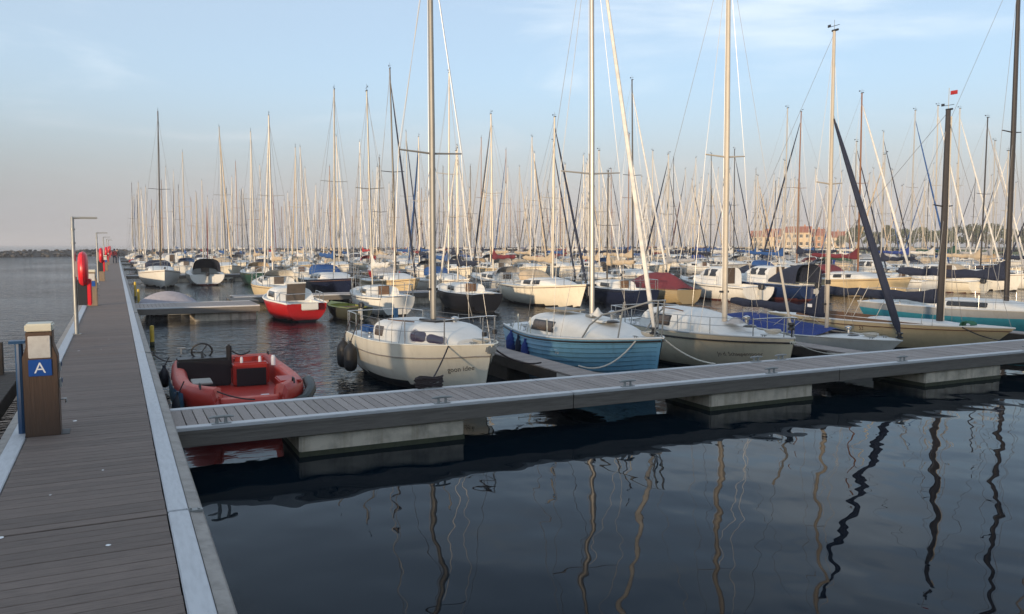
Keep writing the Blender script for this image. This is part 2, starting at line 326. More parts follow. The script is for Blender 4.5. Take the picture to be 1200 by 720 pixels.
random.seed(31)
for k in range(9):
    cx, cy = random.uniform(PX0+.1, PX1-.1), random.uniform(5, 24); q = MB(); r_ = random.uniform(.012, .03)
    q.add([(cx+r_*random.uniform(.6, 1.3)*cos(a), cy+r_*random.uniform(.6, 1.5)*sin(a), DECK+.0035) for a in lin(0, 2*pi*8/9, 9)], [tuple(range(9))]); q.build('bird_dropping', SIGNW, pier, smooth=False)
# cleat mesh
def cleat_mesh():
    c = MB(); c.box((0, 0, 0.006), (0.26, 0.07, 0.012))
    for s in (-1, 1): c.lathe([(0.026, 0.0), (0.02, 0.05), (0.024, 0.085)], 8, (s*0.06, 0, 0.01))
    c.tube([(-.17, 0, .092), (-.10, 0, .10), (0, 0, .102), (.10, 0, .10), (.17, 0, .092)], [.012, .02, .022, .02, .012], 8)
    return c.mesh('cleat', GALV)
CLEAT = cleat_mesh()
ORD = ['first', 'second', 'third', 'fourth', 'fifth', 'sixth', 'seventh', 'eighth']
FY = [12.52, 41.4, 73.3, 97.3, 121.3, 145.3, 169.3]
FLEN = [75, 92, 122, 128, 128, 124, 120]
FX0_ = PX1+SW+0.15
def pontoon(i):
    yc = FY[i]; L = FLEN[i]; W = 1.52; FX0 = FX0_ if i != 1 else 5.0
    t = thing('side_pontoon', 'grey planked floating side pontoon, the %s branching off the main pier' % ORD[i], 'pontoon', (0, 0, 0), group='side pontoons off the main pier')
    e = 0.17; y0 = yc-W/2; y1 = yc+W/2
    pl = MB().box((0, 0, 0), (0.139, W-2*e-0.01, 0.034)).mesh('plank', PLANKF, bevel=0.004, seg=1)
    x = FX0+0.08; k = 0
    nind = 300 if i == 0 else 0
    while k < nind:
        o = link('plank', pl, t, (x, yc+random.uniform(-.003, .003), FDK-0.017+random.uniform(-.002, .002))); o.rotation_euler[2] = random.uniform(-.004, .004); x += 0.152; k += 1
    if i < 5:
        q = MB()
        while x < FX0+L: q.box((x, yc, FDK-0.017), (0.139, W-2*e-0.01, 0.034)); x += 0.152
        kind(q.build('planks', PLANKF, t, smooth=False), 'stuff')
    else: MB().box((FX0+L/2, yc, FDK-0.017), (L, W-2*e-0.01, 0.034)).build('deck', PLANKF, t)
    MB().box((FX0+L/2, yc, FDK-0.12), (L, W-2*e-0.2, 0.16)).build('bearer', DARKT, t)
    seg = 6.05
    ns_ = int(L/seg) if i < 3 else 1; seg = L/ns_
    for s in range(ns_):
        xa = FX0+s*seg; xm = xa+seg/2
        for yy_, sd in ((y0+e/2, -1), (y1-e/2, 1)):
            MB().box((xm, yy_, FDK-0.016), (seg-0.012, e, 0.05)).build('edge_strip', STRIPF, t, bevel=0.007)
            q = MB().box((xm, yy_+sd*(e/2-0.035), FDK-0.155), (seg-0.012, 0.06, 0.225)).box((xm, yy_+sd*(e/2-0.012), FDK-0.066), (seg-0.012, 0.03, 0.045))
            q.build('fascia', FASC, t, bevel=0.006)
    fx = [2.32, 9.9, 15.85, 22.0] if i == 0 else []
    xx = (fx[-1]+6.2) if fx else FX0+1.6 + 0.4*(i % 3)
    while xx < FX0+L-3: fx.append(xx); xx += 6.05
    for x0 in fx:
        q = MB().box((x0+1.3, yc, 0.06), (2.6, W-0.16, 0.54)).mesh('float', CONC, bevel=0.025) if x0 is fx[0] else q
        f_ = link('float', q, t, (0, 0, 0)); f_.location.x = x0-fx[0]
        if i == 0 and x0 < 30:
            MB().box((x0+1.3, yc, 0.035), (2.612, W-0.148, 0.085)).build('algae_line', ALGAE, f_).location.x = -(x0-fx[0])
    if i < 2:
        cs = [(1.25, -1), (4.55, -1), (8.05, -1), (11.4, -1), (15.1, -1), (19.4, -1), (12.25, 1), (12.95, 1), (4.85, 1), (24, -1), (27, 1)] if i == 0 else [(x_, s_) for x_ in lin(3, 60, 14) for s_ in (-1, 1)]
        for x_, s_ in cs: link('cleat', CLEAT, t, (x_, yc+s_*(W/2-0.085), FDK+0.009))
    if i == 1:   # wide landing between the pier and this pontoon
        q = MB(); xx = FX0_+.08
        while xx < 5.3: q.box((xx, 36.4, FDK-.017), (.139, 2.7, .034)); xx += .152
        kind(q.build('landing_planks', PLANKF, t, smooth=False), 'stuff')
        MB().box((2.95, 36.4, FDK-.12), (4.5, 2.5, .16)).build('bearer', DARKT, t)
        for yy_ in (34.97, 37.83): MB().box((2.98, yy_, FDK-.016), (4.7, .16, .05)).build('edge_strip', STRIPF, t, bevel=.007)
        MB().box((2.98, 34.93, FDK-.155), (4.7, .06, .225)).build('fascia', FASC, t, bevel=.006); MB().box((5.2, 39.3, FDK-.06), (1.1, 2.7, .1)).build('gangway', FASC, t)
        MB().box((4.0, 36.4, .06), (2.4, 2.6, .54)).build('float', CONC, t, bevel=.025)
    return t
for i in range(7): pontoon(i)
def small_jetty(x, y0, y1, w, z, label):
    t = thing('finger_jetty', label, 'jetty', (x, y0, 0))
    yv = 0.06
    pl = MB().box((0, 0, 0), (w, 0.12, 0.03)).mesh('plank', PLANKF, bevel=0.003, seg=1)
    while yv < y1-y0: link('plank', pl, t, (0, yv, z-0.015)); yv += 0.127
    for s in (-1, 1): MB().box((s*(w/2-0.03), (y1-y0)/2, z-0.14), (0.07, y1-y0, 0.21)).build('side_beam', DARKT, t, bevel=0.005)
    MB().box((0, (y1-y0)*0.8, 0.08), (w-0.05, (y1-y0)*0.3, 0.5)).build('float', DARKT, t, bevel=0.02)
    MB().prism([(-w/2-0.5, 0.0), (w/2+0.5, 0.0), (w/2, 0.9), (-w/2, 0.9)], z-0.1, z-0.035).build('gusset', FASC, t, bevel=0.006)
small_jetty(8.25, 13.32, 18.3, 0.62, 0.56, 'narrow finger jetty between the cream sailboat and the blue clinker boat')
small_jetty(15.75, 13.32, 18.4, 0.62, 0.56, 'narrow finger jetty between the ivory sailboat and the low blue-tarped boat')
small_jetty(23.6, 13.32, 18.4, 0.62, 0.56, 'narrow finger jetty between the beige keelboat and the teal boat')
# left timber raft
t = thing('timber_raft', 'low dark timber raft floating beside the pier with a square post', 'raft', (-3.6, 15.9, 0))
for k in range(24): MB().box((0, -3.4+0.292*k, 0.48), (3.6, 0.272, 0.05)).build('plank', DARKT, t, bevel=0.006, seg=1)
MB().box((0, 0, 0.25), (3.4, 6.9, 0.38)).build('float', DARKT, t); MB().box((1.42, 3.1, 0.78), (0.16, 0.16, 0.75)).build('post', DARKT, t, bevel=0.012)
# mooring poles
for px, py, zt, lb in ((0.92, 27.2, 0.62, 'short yellow mooring pole standing beside the pier before the second pontoon'), (0.95, 52.0, 0.95, 'short yellow mooring pole beside the pier near the motor sailer bow'), (0.95, 44.5, 0.9, 'short yellow mooring pole beside the pier beyond the grey covered dinghy')):
    t = thing('mooring_pole', lb, 'pole', (px, py, 0)); MB().lathe([(0.062, -0.6), (0.062, zt-0.03), (0.05, zt), (0.0, zt+0.01)], 12).build('shaft', YELL, t); MB().lathe([(0.07, 0.0), (0.068, 0.12)], 12).build('waterline_band', ALGAE, t)

# ------------------------------------------------------------------ pier furniture
def pedestal(y, label, wood, first):
    t = thing('service_pedestal', label, 'pedestal', (-0.86, y, DECK), 0.0, 'timber service pedestals along the pier')
    q = MB(); wz = 0.185
    sec = [(wz, 0.0), (wz, 0.96), (wz-0.045, 1.10), (wz-0.045, 1.27)]
    rows = [[(-a, -0.16, z), (a, -0.16, z), (a, 0.16, z), (-a, 0.16, z)] for a, z in sec]
    for r in range(3):
        q.add(rows[r]+rows[r+1], [(0, 1, 5, 4), (1, 2, 6, 5), (2, 3, 7, 6), (3, 0, 4, 7)])
    q.add(rows[0], [(3, 2, 1, 0)]); q.add(rows[3], [(0, 1, 2, 3)]); q.build('post', wood, t, bevel=0.008, fix=True)
    MB().box((0, 0, 1.312), (0.295, 0.34, 0.10)).build('cap', CAPW, t, bevel=0.018)
    MB().box((0, -0.168, 1.085), (0.235, 0.02, 0.265)).build('notice_panel', PANELW, t, bevel=0.006)
    s = MB().box((0, -0.166, 0.835), (0.245, 0.014, 0.20)).build('letter_sign', SIGNB, t, bevel=0.004)
    if first:
        text_on('A', 0.185, lambda u, v: (u-0.064, -0.1755, 0.772+v), SIGNW, s, name='letter')
        MB().box((0.0, -0.1795, 1.17), (0.18, 0.003, 0.03)).build('notice_heading', PANELW, t)
    for z_ in (.62, .82):
        sk = MB().box((wz+.012, -.02, z_), (.03, .11, .12)).build('power_socket', GREYH, t, bevel=.012); MB().box((wz+.03, -.02, z_+.03), (.012, .09, .06)).build('socket_flap', POSTB, sk, bevel=.006)
    MB().tube([(wz, .08, .40), (wz+.06, .08, .40), (wz+.06, .08, .35)], .013, 6).build('water_tap', STEEL, t)
    MB().box((0.02, 0.0, 0.003), (0.52, 0.30, 0.006)).build('base_plate', BLACK, t)
    g = MB().tube([(-0.235, 0.10, -0.3), (-0.235, 0.10, 1.12)], 0.045, 10).box((-0.25, 0.10, 1.13), (0.17, 0.15, 0.035)); g.build('blue_post', POSTB, t)
for i in range(5):
    pedestal(11.3+23.3*i, ['brown timber service pedestal with blue letter A sign and white cap', 'timber service pedestal on the pier beside the first lamp post and lifebuoy', 'timber service pedestal on the pier beside the second lamp post', 'timber service pedestal on the pier beside the third lamp post', 'timber service pedestal on the pier near the far lamp post'][i], PEDW if i == 0 else PEDW2, i == 0)
LY = [23.6, 53.0, 82.0, 111.0, 140]
for i, y in enumerate(LY):
    o5 = ORD[i]; t = thing('lamp_post', 'galvanised pier lamp post with short level arm, %s out from the near end' % o5, 'lamp post', (-0.97, y, DECK), group='lamp posts along the pier')
    MB().lathe([(0.052, 0.0), (0.05, 1.2), (0.04, 3.0), (0.03, 3.02)], 12).build('post', GALV, t)
    MB().box((0, 0, 0.008), (0.2, 0.2, 0.016)).build('base_plate', GALV, t, bevel=0.004)
    MB().tube([(-0.03, 0, 2.985), (0.20, 0, 2.992)], 0.028, 8).build('arm', GALV, t)
    MB().box((0.37, 0, 2.99), (0.42, 0.12, 0.05)).build('lamp_head', GALV, t, bevel=0.018)
    for z in (0.55, 1.5, 2.35, 2.7): MB().lathe([(0.056, z-0.02), (0.056, z+0.02)], 12).build('clamp_band', GALV, t)
    MB().box((0.23, 0.05, 1.145), (0.30, 0.03, 0.09)).build('bracket', CAPW, t)
    # lifebuoy case
    r_ = 0.45; prof = [(0.0, -0.115), (0.26, -0.115), (0.37, -0.10), (0.43, -0.065), (r_, -0.01), (r_, 0.01), (0.43, 0.065), (0.37, 0.10), (0.26, 0.115), (0.0, 0.115)]
    lb = tag(link('lifebuoy_case', None, None, (-0.77, y, 2.48)), 'red rounded lifebuoy case on the %s lamp post out from the near end' % o5, 'lifebuoy', 'lifebuoy cases on the lamp posts')
    MB().lathe(prof, 28, (0, 0, 0), 'X').build('case_shell', BUOYR, lb, angle=60); MB().tube([(0.0, 0.452*cos(a), 0.452*sin(a)) for a in lin(0, 2*pi*23/24, 24)], 0.008, 6, closed=True).build('seam', BUOYR, lb)
    MB().box((-0.155, 0, 0), (0.05, 0.1, 0.4)).build('mount', GALV, lb)
    cb = tag(link('hose_cabinet', None, None, (-0.78, y+0.02, 1.56)), 'dark cabinet with red door on the %s lamp post out from the near end' % o5, 'cabinet', 'hose cabinets on the lamp posts')
    MB().box((-0.02, 0, 0.33), (0.22, 0.34, 0.66)).build('body', DARKP, cb, bevel=0.012); MB().box((0.14, 0, 0.33), (0.10, 0.36, 0.68)).build('door', BUOYR, cb, bevel=0.02)

# ------------------------------------------------------------------ boats
class Hull:
    def __init__(s, L, B, fb, fm, fs, tr=0.7, rake=0.5, srake=0.1, d=0.35, tm=0.42, bow=2.2, flare=1.0):
        s.L, s.B, s.fb, s.fm, s.fs, s.tr, s.rake, s.srake, s.d, s.tm, s.bow, s.flare = L, B, fb, fm, fs, tr, rake, srake, d, tm, bow, flare
    def b(s, t):
        if t <= s.tm: return s.B/2*(s.tr+(1-s.tr)*sin(pi/2*max(0, t)/s.tm))
        u = min(1, (t-s.tm)/(1-s.tm)); return s.B/2*max(0.012, (1-u**s.bow)**0.85)
    def sh(s, t):
        return s.fm+(s.fb-s.fm)*max(0, (t-.38)/.62)**1.5+(s.fs-s.fm)*max(0, (.38-t)/.38)**1.5
    def P(s, t, q, side=1, off=0.0):
        sh = s.sh(t); k = -s.d*(1-abs(2*t-0.9)**2.4*0.92) if abs(2*t-0.9) < 1 else -s.d*0.06
        z = k+(sh-k)*q
        g1 = (1-(1-q)**2.4)**(1/1.5) if q < 1 else 1.0; g2 = q**(0.75+0.35*s.flare); m = max(0, (t-0.45)/0.55)**1.3; g = g1*(1-m)+g2*m
        x = -s.L/2+s.L*t + s.rake*(q-1)*t**5 - s.srake*(q-1)*(1-t)**5
        return Vector((x, side*(s.b(t)*g+off), z))
    def t_at(s, x): return (x+s.L/2)/s.L
    def mesh(s, lap=0, band=None, zb=0.05, n=26):
        mb = MB(); ts = [i/(n-1) for i in range(n)]; ts = [t if t < .8 else .8+.2*(1-(1-(t-.8)/.2)**1.4) for t in ts]
        if lap:
            qs = [0, .15, .3]; rows = [(q, 0) for q in qs]
            for i in range(lap): a = .3+.7*i/lap; b_ = .3+.7*(i+1)/lap; rows += [(a, .034), (b_, 0.0)]
        else: rows = [(q, 0) for q in (0, .12, .22, .30, .36, .42, .5, .6, .7, .8, .9, 1.0)]
        nr = len(rows)
        for side in (1, -1):
            V = [s.P(t, q, side, o_*(1-t**8)) for t in ts for q, o_ in rows]; o = len(mb.v); mb.v += [tuple(p) for p in V]
            for i in range(n-1):
                for j in range(nr-1):
                    f = (o+i*nr+j, o+(i+1)*nr+j, o+(i+1)*nr+j+1, o+i*nr+j+1); zc = sum(mb.v[k][2] for k in f)/4; q_ = (rows[j][0]+rows[j+1][0])/2
                    mb.f.append(f if side > 0 else f[::-1]); mb.m.append(1 if zc < zb else (2 if band and band[0] < q_ < band[1] else 0))
        h = len(mb.v)//2
        for j in range(nr-1):
            f = (j, j+1, h+j+1, h+j); zc = sum(mb.v[k][2] for k in f)/4; mb.f.append(f); mb.m.append(1 if zc < zb else 0)
        return mb
    def deck(s, cx0=None, cx1=None, cw=0.5, dep=0.45, inset=0.03, cam=0.05):
        mb = MB(); t0 = s.t_at(cx0) if cx0 is not None else 2; t1 = s.t_at(cx1) if cx0 is not None else 3
        ts = sorted(set([round(x, 4) for x in lin(0, 1, 20)] + ([round(t0, 4), round(t1, 4)] if cx0 is not None else [])))
        def row(t):
            b_ = max(0.01, s.b(t)-inset); z = s.sh(t)-0.015; x = s.P(t, 1).x; c = min(cw, b_*0.8); return [(x, -b_, z), (x, -c, z+cam*.6), (x, 0, z+cam), (x, c, z+cam*.6), (x, b_, z)]
        R_ = [row(t) for t in ts]
        for i in range(len(ts)-1):
            inside = t0-1e-3 <= ts[i] < t1-1e-3
            for j in range(4):
                if inside and j in (1, 2): continue
                mb.add([R_[i][j], R_[i+1][j], R_[i+1][j+1], R_[i][j+1]], [(0, 1, 2, 3)])
        if cx0 is not None:
            ii = [i for i, t in enumerate(ts) if t0-1e-3 <= t <= t1+1e-3]; zf = s.sh((t0+t1)/2)-dep
            for j in (1, 3):
                for a, c in zip(ii[:-1], ii[1:]):
                    p, q = R_[a][j], R_[c][j]; f = [p, q, (q[0], q[1], zf), (p[0], p[1], zf)]; mb.add(f, [(0, 1, 2, 3) if j == 1 else (3, 2, 1, 0)])
            for a, fl in ((ii[0], 0), (ii[-1], 1)):
                p, q = R_[a][1], R_[a][3]; mb.add([p, q, (q[0], q[1], zf), (p[0], p[1], zf)], [(0, 1, 2, 3) if fl else (3, 2, 1, 0)])
            a, c = R_[ii[0]], R_[ii[-1]]; mb.add([(a[1][0], a[1][1], zf), (c[1][0], c[1][1], zf), (c[3][0], c[3][1], zf), (a[3][0], a[3][1], zf)], [(0, 1, 2, 3)])
            for sd, j in ((-1, 1), (1, 3)):   # cockpit benches
                xm = (a[j][0]+c[j][0])/2; mb.box((xm, a[j][1]-sd*0.14, zf+dep*0.3), (abs(c[j][0]-a[j][0])*0.98, 0.26, dep*0.6))
        return mb
    def rail(s, q=1.0, r=0.022, off=0.008, t0=0.0, t1=1.0, side=1, n=22, dz=0.0):
        return [s.P(t, q, side, off)+Vector((0, 0, dz)) for t in lin(t0, t1, n)]
class Cabin:
    def __init__(s, H, x0, x1, w, h, hf=0.15, nose=0.45, sd=0.26, aft=0.0, taper=0.85):
        s.H, s.x0, s.x1, s.w, s.h, s.hf, s.nose, s.sd, s.aft, s.taper = H, x0, x1, w, h, hf, nose, sd, aft, taper
    def dims(s, u):
        x = s.x0+(s.x1-s.x0)*u; t = s.H.t_at(x); w = min(s.w*(1-(1-s.taper)*u**2), max(0.06, s.H.b(t)-s.sd)); z0 = s.H.sh(t)-0.03
        k = max(0, (u-(1-s.nose))/s.nose); h = s.h*(1-k**1.8*(1-s.hf)) - s.h*0.06*max(0, 1-u*4)*0
        return x, w, z0, h
    def S(s, u, zf, side=1, off=0.0):
        x, w, z0, h = s.dims(u); return Vector((x - s.aft*zf*(1-u)**3 - 0.0, side*(w*(1-min(1, zf)**4)**0.275+off), z0+h*zf))
    def mesh(s, n=16):
        mb = MB(); us = lin(0, 1, n); a = lin(-pi/2, pi/2, 17)
        def fn(u, th):
            x, w, z0, h = s.dims(u); sn = sin(th); return Vector((x - s.aft*abs(cos(th))**0.5*(1-u)**3, (1 if sn >= 0 else -1)*w*abs(sn)**0.55, z0+h*abs(cos(th))**0.5*(1.0)))
        mb.grid(fn, us, a); 
        for u, fl in ((0, 0), (1, 1)):
            v = [fn(u, th) for th in a]; mb.add(v, [tuple(range(len(v)))[::(1 if fl else -1)]])
        return mb
    def window(s, u0, u1, z0, z1, side, off=0.007, r=0.35):
        cu, cz, hu, hz = (u0+u1)/2, (z0+z1)/2, (u1-u0)/2, (z1-z0)/2; out = []; asp = abs(s.x1-s.x0)*hu/(s.h*hz)
        rz = r; ru = min(0.9, r/asp)
        for (sx, sz, a0) in ((1, 1, 0), (-1, 1, 90), (-1, -1, 180), (1, -1, 270)):
            for k in range(4):
                a = radians(a0+30*k); out.append((cu+hu*(sx*(1-ru)+ru*cos(a)), cz+hz*(sz*(1-rz)+rz*sin(a))))
        n = len(out); mb = MB(); V = [s.S(u, z, side, -.01) for u, z in out]; fs = []
        for k in (1.0, .66, .33): V += [s.S(cu+(u-cu)*k, cz+(z-cz)*k, side, off) for u, z in out]
        V.append(s.S(cu, cz, side, off))
        for r_ in range(3): fs += [((r_+1)*n+i, r_*n+i, r_*n+(i+1) % n, (r_+1)*n+(i+1) % n) for i in range(n)]
        fs += [(4*n, 3*n+i, 3*n+(i+1) % n) for i in range(n)]
        mb.add(V, fs if side < 0 else [q[::-1] for q in fs]); return mb
def boom_cover(x0, x1, z0, z1, h0, h1, collar=0.45, w=0.11, tail=0.25):
    """canvas bag over a boom: x0,z0 at the mast, x1,z1 aft end"""
    mb = MB(); us = [0, .03, .07, .12, .18, .26, .36, .46, .56, .66, .76, .86, .94, 1.0]
    def fn(u, a):
        x = x0+(x1-x0)*u; z = z0+(z1-z0)*u; h = h0+(h1-h0)*u**0.7 + collar*max(0, 1-u/.26)**1.7; dr = 0.02*sin(u*23)+0.012*sin(u*41+a)
        ww = w*(1-0.45*u)*(1-0.25*max(0, 1-u/.1)); top = h+dr; bot = -0.13-0.03*sin(u*17)
        s_, c_ = sin(a), cos(a); y = ww*s_*(1.0 if c_ < 0 else max(0.18, 1-c_*0.8)); return Vector((x, y, z+(top*c_ if c_ > 0 else -bot*c_)))
    A = lin(-pi, pi, 15); mb.grid(fn, us, A)
    for u, fl in ((0, 0), (1, 1)):
        v = [fn(u, a) for a in A[:-1]]; mb.add(v, [tuple(range(len(v)))[::(1 if fl else -1)]])
    return mb
def hood(x0, x1, w, z, h, lean=0.25):
    mb = MB(); us = lin(0, 1, 7); A = lin(-pi/2, pi/2, 13)
    def fn(u, a):   # u 0 aft edge .. 1 front on the coachroof
        hh = h*(1-u**2.2)+0.02; return Vector((x0+(x1-x0)*u-lean*abs(cos(a))**.6*(1-u), w*(1-.12*u)*(1 if a > 0 else -1)*abs(sin(a))**0.6, z+hh*abs(cos(a))**0.6))
    return mb.grid(fn, us, A)
def outboard(parent, x, y, z, m=DARKP, s=1.0):
    e = link('outboard_motor', MB().box((-.16*s, 0, .36*s), (.34*s, .24*s, .30*s)).mesh('outboard_motor', m, bevel=0.06*s, seg=3), parent, (x, y, z))
    MB().box((-.14*s, 0, -.05*s), (.14*s, .10*s, .55*s)).box((-.02*s, 0, .05*s), (.10*s, .2*s, .25*s)).box((-.18*s, 0, -.34*s), (.3*s, .05*s, .10*s)).build('motor_leg', GREYH, e, bevel=0.015*s); return e
def rigging_wire(parent, name, pts, r=0.006, m=None):
    return MB().tube(pts, r, 4).build(name, m or WIRE, parent)
def add_rig(root, H, mx, mh, z0, mmat, mr=0.06, sp=0.55, spw=0.55, boom=None, cover=None, jib=None, fore=1.0, wires=0.006, back=True, jr=0.055, vane=True, jtop=0.93, deckz=None):
    """rig parts have their origin at deck height so a copy can stretch them upward"""
    def R(mb, name, m, par=root): o = mb.build(name, m, par); return o
    def put(o): o.location.z += z0; return o
    ms = put(R(MB().tube([(mx, 0, 0), (mx-.0, 0, mh*.5), (mx-.03, 0, mh)], [mr, mr*.97, mr*.72], 10, sq=1.0), 'mast', mmat))
    if vane:
        R(MB().tube([(mx-.03, 0, mh), (mx-.03, 0, mh+.3)], .007, 4).tube([(mx-.22, .0, mh+.14), (mx+.14, 0, mh+.14)], .008, 4).box((mx-.2, 0, mh+.17), (.1, .01, .07)).tube([(mx-.1, 0, mh+.02), (mx+.1, 0, mh+.02)], .03, 6), 'masthead_vane', DARKP, ms)
    for s_ in (-1, 1):
        R(MB().tube([(mx, 0, mh*sp), (mx-.06, s_*spw, mh*sp+.05)], [.024, .018], 6), 'spreader', mmat, ms)
        tb = H.t_at(mx-.08); yb = H.b(tb)*.94; zb = H.sh(tb)-z0
        R(MB().tube([(mx-.03, 0, mh*.96), (mx-.06, s_*spw, mh*sp+.05), (mx-.08, s_*yb, zb)], wires, 4).tube([(mx, 0, mh*sp-.05), (mx+.25, s_*yb, zb)], wires, 4), 'shroud', WIRE, root).location.z += z0
    fx = H.L/2*fore-.08; fz = H.sh(1)-z0
    if jib is not None:
        pts = [Vector((fx, 0, fz+.18)).lerp(Vector((mx+.04, 0, mh*jtop)), k) for k in (0, .04, .2, .5, .8, .97, 1)]
        put(R(MB().tube(pts, [.03, jr, jr*1.12, jr*.95, jr*.7, jr*.4, .012], 8), 'furled_jib', jib))
        o = put(R(MB().lathe([(.03, 0), (.09, .02), (.09, .05), (.05, .07), (.05, .11), (.09, .13), (.085, .16)], 10, (fx, 0, fz+.05)), 'furler_drum', DARKP))
    put(R(MB().tube([(fx, 0, fz), (mx+.04, 0, mh*(jtop+.01))], wires, 4), 'forestay', WIRE))
    if back: put(R(MB().tube([(-H.L/2+.06, 0, H.sh(0)-z0), (mx-.04, 0, mh*.99)], wires, 4), 'backstay', WIRE))
    if boom:
        bx, bz, bz2 = boom
        bo = put(R(MB().tube([(mx-.06, 0, bz), (bx, 0, bz2)], [.05, .042], 8), 'boom', mmat))
        if cover: put(R(boom_cover(mx-.02, bx+.1, bz, bz2, cover[1], cover[2], cover[3]), 'sail_cover', cover[0]))
    return ms
def rails(root, H, z=0.55, t0=0.05, t1=0.86, n=5, r=0.011, pulpit=True, push=True, nm='stanchion', lw=0.005, pr=0.014):
    for s_ in (-1, 1):
        pts = []
        for t in lin(t0, t1, n):
            p = H.P(t, 1, s_, -.06); MB().tube([p, p+Vector((0, 0, z))], r, 6).build(nm, STEEL, root); pts.append(p+Vector((0, 0, z)))
        MB().tube(pts, lw, 4).tube([p-Vector((0, 0, z*.45)) for p in pts], lw, 4).build('lifeline', WIRE, root)
    if pulpit:
        q = MB(); tp = []
        for t, dz in ((t1, z), (.93, z+.04), (.985, z+.06)): p = H.P(t, 1, 1, -.05); tp.append(p+Vector((0, 0, dz)))
        nose = Vector((H.L/2+.05, 0, H.sh(1)+z+.06)); full = tp+[nose]+[Vector((p.x, -p.y, p.z)) for p in tp[::-1]]
        q.tube(full, pr, 6)
        for s_ in (-1, 1):
            for t in (t1, .97): p = H.P(t, 1, s_, -.05); q.tube([p, Vector((p.x+.02, p.y, H.sh(t)+z+.03))], pr, 6)
        q.build('pulpit', STEEL, root)
    if push:
        q = MB(); p = [H.P(t, 1, 1, -.06)+Vector((0, 0, z)) for t in (.16, .01)]
        q.tube(p+[Vector((a.x, -a.y, a.z)) for a in p[::-1]], pr, 6)
        for s_ in (-1, 1):
            for t in (.16, .01): a = H.P(t, 1, s_, -.06); q.tube([a, a+Vector((0, 0, z))], pr, 6)
        q.build('pushpit', STEEL, root)
def fender_mesh(L=0.62, r=0.13, m=BLACK):
    f = MB().lathe([(0.02, 0.0), (r*.6, .02), (r*.95, .10), (r, .2), (r, L-.22), (r*.9, L-.12), (r*.45, L-.03), (.035, L), (.035, L+.06)], 14); return f.mesh('fender_body', m, angle=60)
def fender(P, top, label, m=BLACK, L=0.62, r=0.13, group=None, rope=ROPED):
    t = thing('fender', label, 'fender', P, 0, group); link('fender_body', fender_mesh(L, r, m), t)
    MB().tube([(0, 0, L+.02), Vector(top)-Vector(P)], .011, 6).build('fender_line', rope, t); return t
def mooring_line(pts, label, m, r=0.014):
    return tag(MB().tube(pts, r, 6).build('mooring_line', m), label, 'rope')
def place(root, bow, stern):
    bow = Vector(bow); stern = Vector(stern); d = bow-stern; root.rotation_euler[2] = atan2(d.y, d.x); m = (bow+stern)/2; root.location = (m.x, m.y, 0)
    root.rotation_euler[0] = random.uniform(-.01, .01); M = Matrix.Translation(root.location) @ Matrix.Rotation(root.rotation_euler[2], 4, 'Z'); return M

def deck_gear(root, H, xs_cleat, xs_winch, mast_x, z0, mast_h, coil=None):
    for s_ in (-1, 1):
        for x in xs_cleat:
            p = H.P(H.t_at(x), 1, s_, -.12); c = link('deck_cleat', CLEAT, root, (p.x, p.y, p.z)); c.scale = (.6, .6, .6)
        for x in xs_winch:
            p = H.P(H.t_at(x), 1, s_, -.24); MB().lathe([(.055, 0), (.05, .04), (.036, .07), (.05, .11), (.046, .13)], 10, (p.x, p.y, p.z)).build('winch', STEEL, root)
        MB().tube([(mast_x-.02, s_*.085, z0+.5), (mast_x-.03, s_*.06, z0+mast_h*.97)], .005, 4).build('halyard', WIRE, root)
        MB().box((mast_x-.03, s_*.09, z0+.75), (.12, .03, .05)).build('mast_cleat', DARKP, root)
    if coil:
        q = MB()
        for k in range(6): q.tube([(coil[0]+(.15+.012*k)*cos(a), coil[1]+(.12+.01*k)*sin(a), coil[2]+.014*k+.01*sin(2*a+k)) for a in lin(0, 2*pi*11/12, 12)], .012, 5, closed=True)
        q.build('coiled_line', ROPEW, root)
    v = MB().lathe([(.05, 0), (.05, .1), (.09, .14), (.09, .17), (.03, .2)], 10, (mast_x+.55, .22, z0-.02)); v.build('ventilator', STEEL, root)
    MB().lathe([(.16, 0), (.16, .02), (.12, .05), (.0, .06)], 14, (mast_x+.9, 0, z0-.06)).build('deck_hatch', GLASSD, root)
